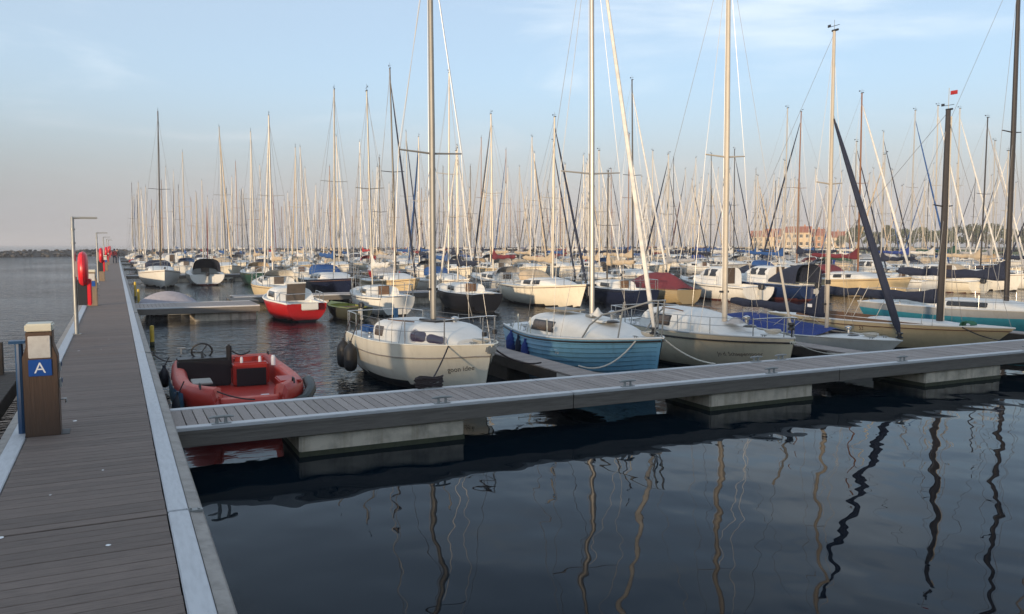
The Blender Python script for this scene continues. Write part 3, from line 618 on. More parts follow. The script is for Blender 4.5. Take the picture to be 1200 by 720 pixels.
# ---- 1: cream sailboat ----------------------------------------------------------------------
def boat_goon():
    t = thing('sailboat', 'cream sailboat with black waterline and hull lettering, two black fenders hanging', 'sailboat')
    H = Hull(5.35, 2.15, 1.13, .96, .97, tr=.74, rake=.38, srake=-.05, d=.4, bow=2.6); M = place(t, (6.62, 14.45), (5.8, 19.7))
    H.mesh(zb=.16).build('hull', [CREAM, ANTIF], t, fix=True)
    H.deck(-2.35, -.95, .52, .5).build('deck', DECKW, t, fix=True)
    for s_ in (1, -1):
        MB().tube(H.rail(.80, off=.004, side=s_), .017, 6).build('rubbing_strake', TEAK if False else mat('strake_grey', (.30, .26, .22), .6), t)
        MB().tube(H.rail(1.0, off=-.012, side=s_, dz=.012), .02, 6).build('toe_rail', CREAM, t)
    C = Cabin(H, -1.05, 1.95, .80, .47, hf=.30, nose=.42, sd=.20, aft=.12); c = C.mesh().build('cabin', DECKW, t, fix=True, angle=50)
    for s_ in (1, -1):
        C.window(.02, .17, .22, .78, s_, .011).build('window_frame', DECKW, c); C.window(.03, .16, .27, .73, s_, .017).build('window', GLASSB, c)
        C.window(.56, .93, .16, .76, s_, .012, .8).build('window_frame', mat('window_rim_grey', (.35, .35, .38), .5), c)
        C.window(.575, .75, .22, .70, s_, .019, .8).build('window', GLASSV, c); C.window(.765, .915, .22, .70, s_, .019, .8).build('window', GLASSV, c)
        p = [C.S(u, .93, s_, .03)+Vector((0, 0, .05)) for u in lin(.12, .5, 8)]; MB().tube(p, .016, 6).build('handrail', TEAK, c)
    MB().box((.45, 0, 1.455), (.75, .5, .05)).build('hatch', DARKP, c, bevel=.015)
    MB().box((-1.13, 0, 1.12), (.04, .5, .44)).build('companionway_door', DOORB, c, bevel=.01)
    add_rig(t, H, .30, 8.6, 1.38, ALUG, mr=.066, sp=.43, spw=.78, boom=None, jib=None, wires=.006)
    rails(t, H, .52, .04, .84, 5, r=.012)
    deck_gear(t, H, (2.3, -2.4), (-1.3,), .30, 1.38, 8.6, (2.25, .0, 1.13))
    MB().box((-2.62, .55, 1.25), (.06, .1, .5)).build('boarding_post', POSTB, t)
    q = MB().tube(H.rail(.995, t0=.985, t1=1.0, off=.0, n=2), .02, 4); q = MB().box((2.60, 0, 1.04), (.16, .2, .16)); q.build('stem_fitting', GALV, t, bevel=.03)
    q = MB().lathe([(.05, 0), (.05, .09)], 10, (2.55, .12, 1.34)); q.lathe([(.05, 0), (.05, .09)], 10, (2.55, -.12, 1.30)); q.build('bow_light', DARKP, t)
    for s_ in (-1, 1):
        MB().tube([(2.60, s_*.05, 1.05), (2.28, s_*.02, .0)], .008, 4).build('bow_wire', ROPED, t) if s_ > 0 else None
    # lettering on the side facing the pier (starboard)
    def onhull(u, v):
        tt = .832+u/H.L; q = .56+v/(H.sh(tt)+.2); return H.P(tt, q, -1, .006)
    text_on('goon idee', .155, onhull, INK, t, shear=.12)
    # cockpit clutter
    MB().tube([(-2.2, 0, .9), (-1.5, .15, 1.25)], .02, 6).build('tiller', TEAK, t)
    MB().box((-1.8, -.6, 1.12), (.5, .22, .16)).build('cushion', CBLUE, t, bevel=.04)
    for k, tt in enumerate((.075, .20)):
        p = M @ H.P(tt, 1, -1, .16); top = M @ (H.P(tt+.03, 1, -1, -.05)+Vector((0, 0, .5)))
        fender((p.x, p.y, .16), top, ['black fender hung near the stern corner of the cream sailboat', 'black fender hung just forward of another on the cream sailboat'][k], BLACK, .66, .155, 'black fenders on the cream sailboat')
    pb = M @ H.P(.865, 1, -1, 0.0); c0 = (4.85, 13.2, FDK+.1)
    mooring_line(sag(pb, c0, .04), 'dark bow line from the cream sailboat to a cleat', ROPED, .016)
    t2 = thing('rope_coil', 'dark rope coiled round the cleat before the cream sailboat', 'rope', (4.85, 13.2, FDK))
    q = MB()
    for k in range(9):
        rr = .15+.03*random.random(); q.tube([(rr*1.5*cos(a)+random.uniform(-.01, .01), .06+rr*.55*sin(a), .04+.018*k+.02*sin(3*a+k)) for a in lin(0, 2*pi*11/12, 12)], .016, 5, closed=True)
    q.build('coil', ROPED, t2)
    mooring_line(sag(M @ Vector((2.58, .1, 1.04)), (8.0, 15.0, .62), .12), 'dark line from the cream sailboat bow to the finger jetty', ROPED, .018)
boat_goon()

# ---- 2: blue clinker boat -------------------------------------------------------------------
def boat_blue():
    t = thing('sailboat', 'blue clinker planked sailboat with white deck and a bare mast', 'sailboat')
    H = Hull(6.3, 2.2, 1.17, .92, .95, tr=.62, rake=.30, srake=.1, d=.4, bow=2.3); M = place(t, (10.1, 13.65), (10.15, 19.85))
    H.mesh(lap=9, zb=.05, n=34).build('hull', [SKYBLUE, ANTIF], t, fix=True, angle=18)
    H.deck(-2.7, -1.35, .5, .5).build('deck', DECKW, t, fix=True)
    for s_ in (1, -1):
        for k in range(1, 9): MB().tube(H.rail(.3+.7*k/9-.004, off=.0, side=s_, t0=.0, t1=.99, n=26), .006, 5).build('lap_shadow_line', mat('lap_shadow_blue', (.055, .15, .23), .6), t)  # dark tubes stand in for the shadow line under each plank lap
    for s_ in (1, -1):
        MB().tube(H.rail(.955, off=.014, side=s_), .024, 6).build('rubbing_strake', mat('strake_black', (.02, .016, .014), .5), t)
        MB().tube(H.rail(1.0, off=-.0, side=s_, dz=.012), .024, 6).build('toe_rail', DECKW, t)
    C = Cabin(H, -1.6, 2.0, .80, .50, hf=.10, nose=.62, sd=.22, aft=-.25); c = C.mesh(20).build('cabin', DECKW, t, fix=True, angle=50)
    for s_ in (1, -1):
        C.window(.08, .40, .22, .74, s_, .010, .25).build('window_frame', DARKP, c); C.window(.095, .385, .28, .68, s_, .016, .2).build('window', GLASSB, c)
    MB().box((-.95, 0, 1.49), (1.0, .62, .035)).build('sliding_hatch', mat('hatch_grey', (.22, .21, .19), .6), c, bevel=.012)
    MB().box((1.0, 0, 1.36), (.5, .5, .05)).build('fore_hatch', DECKW, c, bevel=.015, )
    add_rig(t, H, .35, 9.6, 1.40, ALU, mr=.060, sp=.35, spw=.80, jib=CWHITE, jr=.048, wires=.006, jtop=.99, fore=.93)
    deck_gear(t, H, (2.6, -2.7), (-1.7,), .35, 1.40, 9.6, (2.55, .1, 1.17))
    MB().box((.35, 0, 1.43), (.3, .2, .06)).build('mast_step', GALV, t, bevel=.01)
    # tall bow rail
    q = MB(); zt = H.sh(1)+.78
    for s_ in (-1, 1):
        a = H.P(.70, 1, s_, -.1); n_ = Vector((3.02, s_*.16, zt)); q.tube([a, a+Vector((.35, 0, .34)), a+Vector((.75, -s_*.08, .60)), a+Vector((1.2, -s_*.3, .72)), n_], .019, 8)
        for tt in (.86, .975): p = H.P(tt, 1, s_, -.06); q.tube([p, (p.x+.12, p.y*.85, zt-.06 if tt < .9 else zt)], .017, 8)
    q.tube([(3.02, -.16, zt), (3.06, 0, zt), (3.02, .16, zt)], .019, 8); q.build('pulpit', GALV, t)
    for tt in (.22, .36, .5):
        for s_ in (-1, 1): p = H.P(tt, 1, s_, -.07); MB().tube([p, p+Vector((0, 0, .42))], .016, 6).build('stanchion', CAPW, t)
    q = MB().grid(lambda u, v: Vector((.75+.25*(u-.5)+.05*sin(v*5), -.1+.34*(v-.5), 1.47+.17*sin(pi*u)*sin(pi*v)+.02*sin(9*u+7*v))), lin(0, 1, 9), lin(0, 1, 9)); q.build('folded_sail', CWHITE, t)
    text_on('70', .15, lambda u, v: H.P(.56+u/H.L, .72+v/(H.sh(.56)+.3), -1, .02), SIGNW, t)
    for k, tt in enumerate((.17, .27, .345)):
        p = M @ H.P(tt, .6, -1, .12); top = M @ (H.P(tt, 1, -1, -.05)+Vector((0, 0, .2)))
        fender((p.x, p.y, .34-.05*k), top, ['blue fender nearest the stern of the blue clinker boat', 'dark slim fender amid two blue ones on the clinker boat', 'blue fender farthest forward on the blue clinker boat'][k], CROYAL if k != 1 else CNAVY, .5, [.14, .085, .11][k], 'fenders on the blue clinker boat', ROPEW)
    mooring_line(sag(M @ H.P(.93, .97, -1, .03), (8.5, 14.3, .62), .25, 12), 'white mooring line drooping from blue clinker boat to finger jetty', ROPEW, .017)
    mooring_line(sag(M @ H.P(.98, .97, 1, .03), (11.2, 13.25, .62), .10, 10), 'white mooring line from blue clinker bow to the side pontoon', ROPEW, .017)
    # tan sail bundle hanging from the boom end
    b0 = Vector((.15, 0, 1.9)); b1 = Vector((-2.1, 0, 2.55))
boat_blue()

# ---- 3: ivory sailboat ----------------------------------------------------------------------
def boat_schaap():
    t = thing('sailboat', 'ivory sailboat with dark rub rail, brown hull lettering and wooden tone mast', 'sailboat')
    H = Hull(6.4, 2.3, .98, .93, .93, tr=.7, rake=.28, srake=.1, d=.4, bow=2.6); M = place(t, (13.75, 13.6), (13.7, 19.95))
    H.mesh(zb=.08, band=None).build('hull', [CREAM2, ANTIF], t, fix=True)
    H.deck(-2.8, -1.7, .55, .5).build('deck', DECKW, t, fix=True)
    for s_ in (1, -1):
        MB().tube(H.rail(.90, off=.010, side=s_), .022, 6).build('rubbing_strake', mat('strake_black', (.02, .016, .014), .5), t)
        MB().tube(H.rail(1.0, off=-.01, side=s_, dz=.012), .022, 6).build('toe_rail', GREYH, t)
    C = Cabin(H, -1.75, 1.5, .80, .52, hf=.10, nose=.68, sd=.22, aft=-.3); c = C.mesh(20).build('cabin', DECKW, t, fix=True, angle=50)
    for s_ in (1, -1):
        C.window(.16, .42, .20, .74, s_, .010, .35).build('window_frame', DARKP, c); C.window(.175, .405, .26, .68, s_, .017, .3).build('window', GLASSB, c)
        p = [C.S(u, .93, s_, .03)+Vector((0, 0, .05)) for u in lin(.2, .5, 8)]; MB().tube(p, .016, 6).build('handrail', TEAK, c)
    MB().box((-1.55, 0, 1.2), (.04, .5, .4)).build('companionway_door', DOORB, c)
    add_rig(t, H, .85, 9.4, 1.18, ALUC, mr=.068, sp=.435, spw=.62, jib=None, wires=.006)
    q = MB().grid(lambda u, v: Vector((1.0+.5*u, .35*(v-.5), 1.18+.14*sin(pi*u)*sin(pi*v))), lin(0, 1, 7), lin(0, 1, 7)); q.build('rope_bag', CGREY, t)
    rails(t, H, .42, .06, .88, 6, r=.011)
    deck_gear(t, H, (2.6, -2.7), (-1.9,), .85, 1.18, 9.4, (2.4, .1, 1.03))
    q = MB().lathe([(.03, 0), (.08, .02), (.08, .06), (.05, .1), (.08, .14), (.07, .18)], 10, (3.08, 0, 1.16)).tube([(3.1, 0, 1.0), (3.1, 0, 1.2)], .02, 6); q.build('furler_drum', DARKP, t)
    MB().box((3.12, 0, .9), (.12, .16, .12)).build('stem_fitting', CAPW, t, bevel=.03)
    MB().tube([(3.05, 0, 1.3), (2.70, 0, 2.6)], .03, 8).build('jib_tack_pole', ALUC, t)
    text_on("Jo d. Schaepenspoor", .135, lambda u, v: H.P(.735+u/H.L, .60+v/(H.sh(.8)+.25), -1, .006), INKR, t)
    mooring_line(sag(M @ H.P(.99, .9, 1, .03), (15.2, 13.28, .62), .12), 'thin pale line from ivory sailboat bow to the pontoon', ROPEW, .010)
boat_schaap()

# ---- 4: low white keelboat under a blue tarp ------------------------------------------------
def boat_low():
    t = thing('sailboat', 'low white keelboat with blue cockpit tarp, navy sail cover and dark furled jib', 'sailboat')
    H = Hull(7.2, 2.1, .68, .60, .60, tr=.55, rake=.75, srake=.35, d=.35, bow=2.0); M = place(t, (17.75, 14.0), (17.5, 21.1))
    H.mesh(zb=.26).build('hull', [WHITE, ANTIF], t, fix=True)
    H.deck(None).build('deck', DECKW, t, fix=True)
    for s_ in (1, -1): MB().tube(H.rail(1.0, off=-.0, side=s_, dz=.01), .02, 6).build('toe_rail', DECKW, t)
    def tarp(u, v):
        x = -2.9+4.4*u; tt = H.t_at(x); hw = H.b(tt)*.96; rg = .42*(1-abs(u-.42)**1.5*1.6); rg = max(.04, rg)
        return Vector((x, hw*v, H.sh(tt)+.02+rg*(1-abs(v)**1.3)+.03*sin(7*u+3*v)*(1-v*v)))
    MB().grid(tarp, lin(0, 1, 22), lin(-1, 1, 15)).build('cockpit_tarp', CROYAL, t)
    add_rig(t, H, 1.25, 8.2, .66, ALUC, mr=.054, sp=.5, spw=.5, boom=(-2.6, .56, .70), cover=(CNAVY, .17, .09, .62), jib=CNAVY, jr=.09, wires=.006, jtop=.715)
    for x in (-1.2, -.1, .6):
        for s_ in (-1, 1): p = H.P(H.t_at(x), 1, s_, -.05); MB().tube([p, Vector((x, 0, 1.1))], .008, 4).build('tarp_line', ROPEW, t)
    deck_gear(t, H, (2.9,), (-2.2,), 1.25, .72, 8.2, (2.6, .1, .70))
    MB().tube([(1.25, 0, 2.02), (1.25, 0, 2.14)], .075, 10).build('mast_collar', DARKP, t)
    MB().box((.75, -.125, 1.40), (.16, .012, .09)).build('cover_label', SIGNW, t)
boat_low()

# ---- 5: long beige keelboat -----------------------------------------------------------------
def boat_beige():
    t = thing('sailboat', 'long beige keelboat with dark brown mast and navy boom cover', 'sailboat')
    H = Hull(8.2, 2.1, .84, .72, .72, tr=.5, rake=1.0, srake=.6, d=.4, bow=1.9); M = place(t, (21.75, 13.65), (21.3, 21.8))
    H.mesh(zb=.05).build('hull', [BEIGEH, ANTIF], t, fix=True); H.deck(-2.6, -.2, .55, .4).build('deck', DECKW, t, fix=True)
    for s_ in (1, -1):
        MB().tube(H.rail(.90, off=.008, side=s_), .017, 6).build('rubbing_strake', TEAK, t); MB().tube(H.rail(1.0, off=-.005, side=s_, dz=.012), .024, 6).build('toe_rail', DECKW, t)
        q = MB().grid(lambda u, v: Vector((-2.8+4.6*u, s_*(.62+.0*v-.25*max(0, u-.75)*4*.3), .70+.16*v*(1-.4*u))), lin(0, 1, 10), [0, 1]); q.build('coaming', TEAK, t)
    C = Cabin(H, -.15, 2.9, .5, .16, hf=.2, nose=.5, sd=.3); C.mesh().build('cabin', DECKW, t, fix=True, angle=50)
    add_rig(t, H, 1.95, 6.15, .82, ALUD, mr=.095, sp=.55, spw=.45, boom=(-2.4, .70, .78), cover=(CNAVY, .18, .12, .12), jib=None, wires=.007)
    MB().tube([(1.97, .16, .8), (1.95, .12, 6.8)], .02, 5).build('halyard', ROPEW, t)
    for x in (-.6, -.9, .2): MB().tube([(x, -.55, .8), (x+.2, -.1, 1.8)], .009, 4).build('lazy_jack', ROPEW, t)
    f = MB().box((0, 0, 0), (.2, .02, .11)).build('masthead_flag', CRED, t); f.location = (2.07, 0, 7.45); MB().tube([(1.92, 0, 6.95), (1.92, 0, 7.6)], .01, 4).build('flag_staff', WIRE, t)
    q = MB(); 
    for k in range(6): q.tube([(2.95+.16*cos(a), -.35+.05*k+.02*sin(3*a), .86+.09*sin(a)) for a in lin(0, 5.6, 11)], .022, 5)
    q.build('green_line_coil', GREENB, t)
    text_on('53', .16, lambda u, v: H.P(.50+u/H.L, .78+v/1.0, -1, .006), INKR, t)
    mooring_line(sag(M @ H.P(.86, 1, -1, .0), (20.6, 13.26, .62), .05), 'dark line from the beige keelboat foredeck to the pontoon', ROPED, .014)
boat_beige()

# ---- 6: teal boat ---------------------------------------------------------------------------
def boat_teal():
    t = thing('sailboat', 'teal hulled sailboat with white deck, black mast and navy boom cover', 'sailboat')
    H = Hull(9.0, 2.6, 1.0, .88, .88, tr=.6, rake=.8, srake=.4, d=.4, bow=2.1); place(t, (27.9, 13.9), (27.1, 22.8))
    H.mesh(zb=.05, band=(.80, .96)).build('hull', [TEAL, ANTIF, GREYH], t, fix=True); H.deck(-3.2, -1.2, .6, .45).build('deck', DECKW, t, fix=True)
    for s_ in (1, -1): MB().tube(H.rail(1.0, off=-.0, side=s_, dz=.012), .03, 6).build('toe_rail', DECKW, t)
    C = Cabin(H, -1.2, 2.2, .75, .34, hf=.1, nose=.6, sd=.32); c = C.mesh().build('cabin', DECKW, t, fix=True, angle=50)
    for s_ in (1, -1): C.window(.08, .5, .25, .75, s_, .01, .6).build('window', GLASSD, c)
    add_rig(t, H, .75, 11.5, 1.15, ALUD, mr=.085, sp=.5, spw=.6, boom=(-3.4, .85, .95), cover=(CNAVY, .2, .14, .4), jib=CGREY, jr=.06, wires=.007)
    rails(t, H, .5, .06, .88, 6)
boat_teal()

# ---- red workboat in the corner of pier and pontoon -----------------------------------------
def workboat():
    t = thing('workboat', 'open red plastic workboat with black console, tied in the pier corner', 'boat'); t.location = (2.03, 16.5, 0); t.rotation_euler[2] = -pi/2 - .02
    # outline (bow +x)
    half = [(-2.25, 0.0), (-2.25, .7), (-2.15, .98), (-1.6, 1.08), (0.0, 1.12), (1.0, 1.08), (1.6, .95), (2.05, .72), (2.28, .48), (2.30, 0.0)]
    out = half + [(x, -y) for x, y in half[-2:0:-1]]
    # densify with rounding
    pts = []
    n = len(out)
    for i in range(n):
        p0, p1, p2, p3 = [Vector(out[(i+k) % n]) for k in (-1, 0, 1, 2)]
        for u in (0, .25, .5, .75):
            pts.append(.5*((2*p1)+(-p0+p2)*u+(2*p0-5*p1+4*p2-p3)*u*u+(-p0+3*p1-3*p2+p3)*u**3))
    n = len(pts); sec = [(-.16, -.12), (-.03, .08), (.02, .26), (.035, .40), (.02, .53), (-.05, .61), (-.13, .635), (-.21, .61), (-.26, .54), (-.27, .20)]
    V = []; mb = MB()
    for i, p in enumerate(pts):
        d = (pts[(i+1) % n]-pts[i-1]).normalized(); nm = Vector((d.y, -d.x)); nm = nm if nm.dot(p) > 0 else -nm
        door = 1.0 if (p.x > 2.0 and abs(p.y) < .56) else 0.0; lift = .06*max(0, (p.x-.2)/2)-.17*door+ (.05 if p.x < -1.7 else 0)
        for o, z in sec: V.append((p.x+nm.x*o, p.y+nm.y*o, z+(lift*(z-.1)/.5 if z > .1 else 0)))
    m = len(sec); fs = [(i*m+j, ((i+1) % n)*m+j, ((i+1) % n)*m+j+1, i*m+j+1) for i in range(n) for j in range(m-1)]
    mb.add(V, fs); mb.m = [1 if (k % (m-1)) in (5, 6) else 0 for k in range(len(fs))]
    mb.build('hull', [ORANGE, PINK], t, fix=True, angle=40)
    MB().add([(p.x*.88, p.y*.76, .21) for p in pts], [tuple(range(n))]).build('floor', ORANGE, t, smooth=False, fix=True)
    for sg in (1, -1):   # grab line looped along each gunwale
        gl = [Vector((x, sg*(1.155 if x < 1 else 1.155-.10*(x-1)**1.5), .50-.05*abs(sin((x+1.6)*pi/.7)))) for x in lin(-1.6, 1.2, 33)]
        MB().tube(gl, .011, 5).build('grab_line', ROPEW, t)
    for y_ in (-.5, .5): MB().box((2.2, y_, .33), (.26, .03, .42)).build('door_post', ORANGE, t, bevel=.01)
    c = MB().box((-1.15, -.50, .48), (.42, 1.02, .54)).build('console', DARKP, t, bevel=.03); MB().box((-.93, -.50, .50), (.02, .98, .50)).build('front_panel', mat('panel_black', (.010, .011, .014), .4), c, bevel=.004)
    MB().box((-1.2, -.5, .77), (.44, 1.04, .04)).build('console_top', DARKP, c, bevel=.02)
    sw = link('steering_wheel', None, c); 
    ring = [(-1.33+.08*cos(a)*.9, -.52+.20*sin(a), 0.90+.17*cos(a)) for a in lin(0, 2*pi*19/20, 20)]
    q = MB().tube(ring, .019, 6, closed=True)
    for a in (.5, 2.6, 4.7): q.tube([(-1.33, -.52, .88), (-1.33+.07*cos(a), -.52+.21*sin(a), .90+.16*cos(a))], .012, 5)
    q.tube([(-1.33, -.52, .88), (-1.15, -.52, .78)], .03, 6); bpy.data.objects.remove(sw); q.build('steering_wheel', BLACK, c)
    q = MB().tube([(-1.2, -.92, .88), (-1.2, -.92, 1.0)], .016, 6).tube([(-1.2, -1.0, 1.0), (-1.2, -.84, 1.0)], .018, 6); q.build('throttle_handle', GALV, t)
    s_ = MB().box((-.9, .38, .45), (.42, .70, .48)).build('seat_box', ORANGE, t, bevel=.04, seg=3); MB().box((-.68, .38, .40), (.03, .58, .36)).build('front_panel', mat('panel_black', (.010, .011, .014), .4), s_, bevel=.006)
    MB().box((-1.06, .38, .70), (.12, .62, .16)).build('seat_back', ORANGE, s_, bevel=.03)
    for y_ in (.2, .56): MB().lathe([(.03, 0), (.03, .10), (.02, .13)], 8, (-.76, y_, .68)).build('rail_cap', SIGNW, s_)
    MB().lathe([(.045, 0), (.045, .16), (.03, .2)], 8, (-.70, .82, .62)).build('bottle', SIGNW, s_)
    q = MB().box((-1.0, -.02, .80), (.14, .10, .52)).build('jockey_post', BLACK, t, bevel=.03)
    MB().tube(sag((-.98, .04, .92), (-1.0, .40, .90), .08), .016, 5).build('cable', BLACK, t)
    MB().box((1.15, -.70, .66), (.58, .34, .03)).build('grip_pad', mat('pad_grey', (.30, .29, .27), .8, bump=.01), t, bevel=.01).rotation_euler[2] = .0
    MB().box((1.35, .78, .63), (.62, .40, .06)).build('corner_pad', ORANGE, t, bevel=.02)
    MB().box((.95, .42, .26), (.10, .16, .10)).build('small_case', SIGNW, t, bevel=.01)
    for x_, y_ in ((1.9, .78), (1.9, -.78), (-2.0, .9), (-2.0, -.9)): MB().tube([(x_-.1, y_, .66), (x_-.06, y_, .74), (x_+.06, y_, .74), (x_+.1, y_, .66)], .016, 6).build('cleat', BLACK, t)
    # wrap-around fender on the outer shoulder
    MB().tube([(2.30, .52, .30), (2.02, .96, .36), (1.5, 1.16, .44), (.9, 1.24, .50), (.5, 1.26, .46)], [.07, .10, .10, .10, .07], 10).build('rubber_fender', mat('rubber_greenblack', (.012, .022, .022), .5), t)
    # lettered blue panel on the side facing the pier
    def side(u, v):   # u along towards the bow, v up
        x = -1.9+u
        for a, b_ in zip(half[:-1], half[1:]):
            if a[0] <= x <= b_[0] and a[0] != b_[0]: y = a[1]+(b_[1]-a[1])*(x-a[0])/(b_[0]-a[0]); break
        else: y = 1.0
        return Vector((x, -(y+.080+.07*max(0, x-.8)), .2+v))
    q = MB().grid(lambda u, v: side(u, v), lin(.2, 3.6, 16), [.0, .16, .36]); dc = q.build('side_panel', DECAL, t, fix=True)
    text_on('HAVENDIENST', .36, lambda u, v: side(.6+u*.95, .05+v*.9)+Vector((0, -.006, 0)), DECALT, dc)
    for k, (x_, y_) in enumerate(((.84, 18.55), (.90, 15.1))):
        fender((x_, y_, .08), (.95+.05*k, y_+.05, .72), ['dark blue fender between pier and the red workboat console', 'dark blue fender between pier and the red workboat bow shoulder'][k], mat('fender_navy', (.012, .016, .03), .5), .42, .12, 'fenders beside the red workboat')
    mooring_line(sag((.97, 18.2, .68), (.62, 18.9, .80), .06), 'dark line from the red workboat to the pier edge', ROPED, .014)
    mooring_line(sag((1.35, 14.7, .66), (1.9, 13.2, .66), .05), 'thin dark line from the red workboat bow to the pontoon', ROPED, .012)
workboat()

# ---- family of berthed boats: one of each kind is built, the rest are copies ----------------
def sail_proto(L, B, fb, fm, fs, cab, mast, jr, hullm, covers, hoodz=None, tr=.7, rake=.6, srake=.15, lite=False, win=((.08, .30), (.36, .56)), mm=ALU, jib=CWHITE, rail=True, boomz=.9, zb=.06):
    t = link('sailing_yacht', None); H = Hull(L, B, fb, fm, fs, tr=tr, rake=rake, srake=srake, d=.45, bow=2.2)
    H.mesh(zb=zb, n=18).build('hull', [hullm, ANTIF], t, fix=True); x0, x1, w_, h_ = cab
    H.deck(-L*.44, x0-.05, min(.6, B*.24), .45).build('deck', DECKW, t, fix=True)
    for s_ in (1, -1): MB().tube(H.rail(.93, off=.008, side=s_, n=14), .018, 5).build('rubbing_strake', TEAK if B > 2.4 else DARKP, t)
    C = Cabin(H, x0, x1, w_, h_, hf=.12, nose=.55, sd=.28, aft=-.12); c = C.mesh(12).build('cabin', DECKW, t, fix=True, angle=50)
    for s_ in (1, -1):
        for a, b_ in win: C.window(a, b_, .25, .72, s_, .012, .5).build('window', GLASSD, c)
    zc = H.sh(H.t_at(x0))+h_*.5; MB().box((x0-.02, 0, zc), (.05, .52, h_*.95)).build('companionway_door', DOORB if L < 7 else DOORG, c)
    z0 = H.sh(H.t_at(L*.08))+h_*.85
    add_rig(t, H, L*.08, mast, z0, mm, mr=.046 if L < 7.5 else .056, sp=.5, spw=.5+.03*L, boom=(-L*.34, boomz, boomz+.12), cover=(covers, .16, .09, .42), jib=jib, jr=jr, wires=.007)
    if hoodz: hood(x0-.1, x0+.75, w_*.98, H.sh(H.t_at(x0))+h_*.55, hoodz).build('sprayhood', CNAVY, t)
    if rail: rails(t, H, .52, .05, .86, 4, r=.014, lw=.007, pr=.016)
    return t
def motor_proto(L, B, hullm, top, win, canopy=None, bow=1.15):
    t = link('motor_cruiser', None); H = Hull(L, B, bow, .85, .8, tr=.88, rake=.7, srake=.0, d=.4, bow=2.6)
    H.mesh(zb=.07, n=18).build('hull', [hullm, ANTIR], t, fix=True); H.deck(-L*.46, -L*.14, B*.36, .5).build('deck', DECKW, t, fix=True)
    for s_ in (1, -1): MB().tube(H.rail(.92, off=.01, side=s_, n=14), .022, 5).build('rubbing_strake', DARKP, t)
    C = Cabin(H, -L*.12, L*.34, B*.36, .45, hf=.15, nose=.5, sd=.25); c = C.mesh(12).build('cabin', top, t, fix=True, angle=50)
    W = Cabin(H, -L*.16, L*.12, B*.34, 1.0, hf=.55, nose=.45, sd=.25, aft=.0); wl = W.mesh(12).build('wheelhouse', top, t, fix=True, angle=50)
    for s_ in (1, -1):
        for a, b_ in win: W.window(a, b_, .48, .88, s_, .014, .25).build('window', GLASSD, wl)
        C.window(.62, .82, .3, .75, s_, .012, .7).build('window', GLASSD, c)
    MB().box((-L*.165, 0, H.sh(.34)+.5), (.04, .6, .9)).build('door', GLASSB, wl)
    if canopy: hood(-L*.44, -L*.12, B*.36, H.sh(.2)+.1, 1.05, lean=.05).build('canopy', canopy, t)
    rails(t, H, .5, .3, .88, 4, push=False); outboard(t, -L/2-.02, 0, .45, s=1.1)
    MB().tube([(-L*.03, 0, H.sh(.45)+.95), (-L*.05, 0, H.sh(.45)+2.0)], .02, 6).build('signal_mast', ALU, t)
    return t
def tarp_proto(L, B, hullm, tarpm):
    t = link('covered_boat', None); H = Hull(L, B, .95, .75, .78, tr=.72, rake=.4, srake=.05, d=.35)
    H.mesh(lap=6, zb=.05, n=18).build('hull', [hullm, ANTIF], t, fix=True, angle=18); H.deck(None).build('deck', DECKW, t, fix=True)
    for s_ in (1, -1): MB().tube(H.rail(1.0, off=.006, side=s_, n=14, dz=0), .03, 5).build('gunwale', TEAK, t)
    def tf(u, v):
        x = -L*.47+L*.86*u; tt = H.t_at(x); hw = H.b(tt)*1.01; rg = .85*min(1, u*3.2)**.7*(1-max(0, (u-.45)/.55)**1.6)*.95+.08
        return Vector((x, hw*v, H.sh(tt)+.0+rg*(1-abs(v)**1.25)+.03*sin(11*u+4*v)*(1-v*v)))
    MB().grid(tf, lin(0, 1, 20), lin(-1, 1, 13)).build('tarpaulin', tarpm, t); return t
YACHT_A = sail_proto(6.3, 2.2, 1.05, .85, .85, (-1.15, 1.7, .75, .42), 8.6, .05, WHITE, CNAVY, None, win=((.10, .42),))
YACHT_B = sail_proto(7.6, 2.6, 1.2, .95, .95, (-1.3, 2.2, .85, .45), 10.4, .06, WHITE, CBLUE, .55)
YACHT_C = sail_proto(8.8, 2.9, 1.3, 1.02, 1.0, (-1.5, 2.6, .95, .46), 11.8, .065, WHITE, CNAVY, .6, win=((.06, .22), (.28, .44), (.5, .6)))
YACHT_D = sail_proto(7.4, 2.1, .95, .72, .75, (-.6, 1.7, .6, .3), 9.6, .055, NAVYH, CBEIGE, None, tr=.5, rake=.9, srake=.5, win=((.1, .5),), mm=WOODM, jib=CNAVY)
YACHT_E = sail_proto(9.6, 3.1, 1.4, 1.1, 1.08, (-1.7, 2.9, 1.0, .5), 13.2, .07, WHITE, CNAVY, .62, win=((.06, .5),))
MOTOR_A = motor_proto(6.8, 2.5, WHITE, DECKW, ((.12, .42), (.48, .72)))
MOTOR_B = motor_proto(7.8, 2.8, WHITE, DECKW, ((.1, .38), (.44, .70)), CNAVY)
TARP_A = tarp_proto(6.0, 2.2, mat('hull_varnish', (.34, .27, .16), .35, var=.2, stretch=(1, 5, 5)), CBURG)
HULLS = [(WHITE, 'white', 10), (CREAM, 'cream', 7), (GREYH, 'grey', 1.2), (NAVYH, 'navy', 1.5), (BLUEH, 'blue', .7), (REDH, 'red', .5), (GREENH, 'dark green', .4), (BEIGEH, 'beige', 1.0)]
COVERS = [(CNAVY, 'navy', 5), (CBLUE, 'blue', 2.0), (CROYAL, 'royal blue', .5), (CBEIGE, 'beige', 4.2), (CGREY, 'grey', 2), (CWHITE, 'white', 3.2), (CRED, 'red', .6), (CBURG, 'burgundy', .8), (CBLACK, 'black', 1.6), (CGREEN, 'green', .3)]
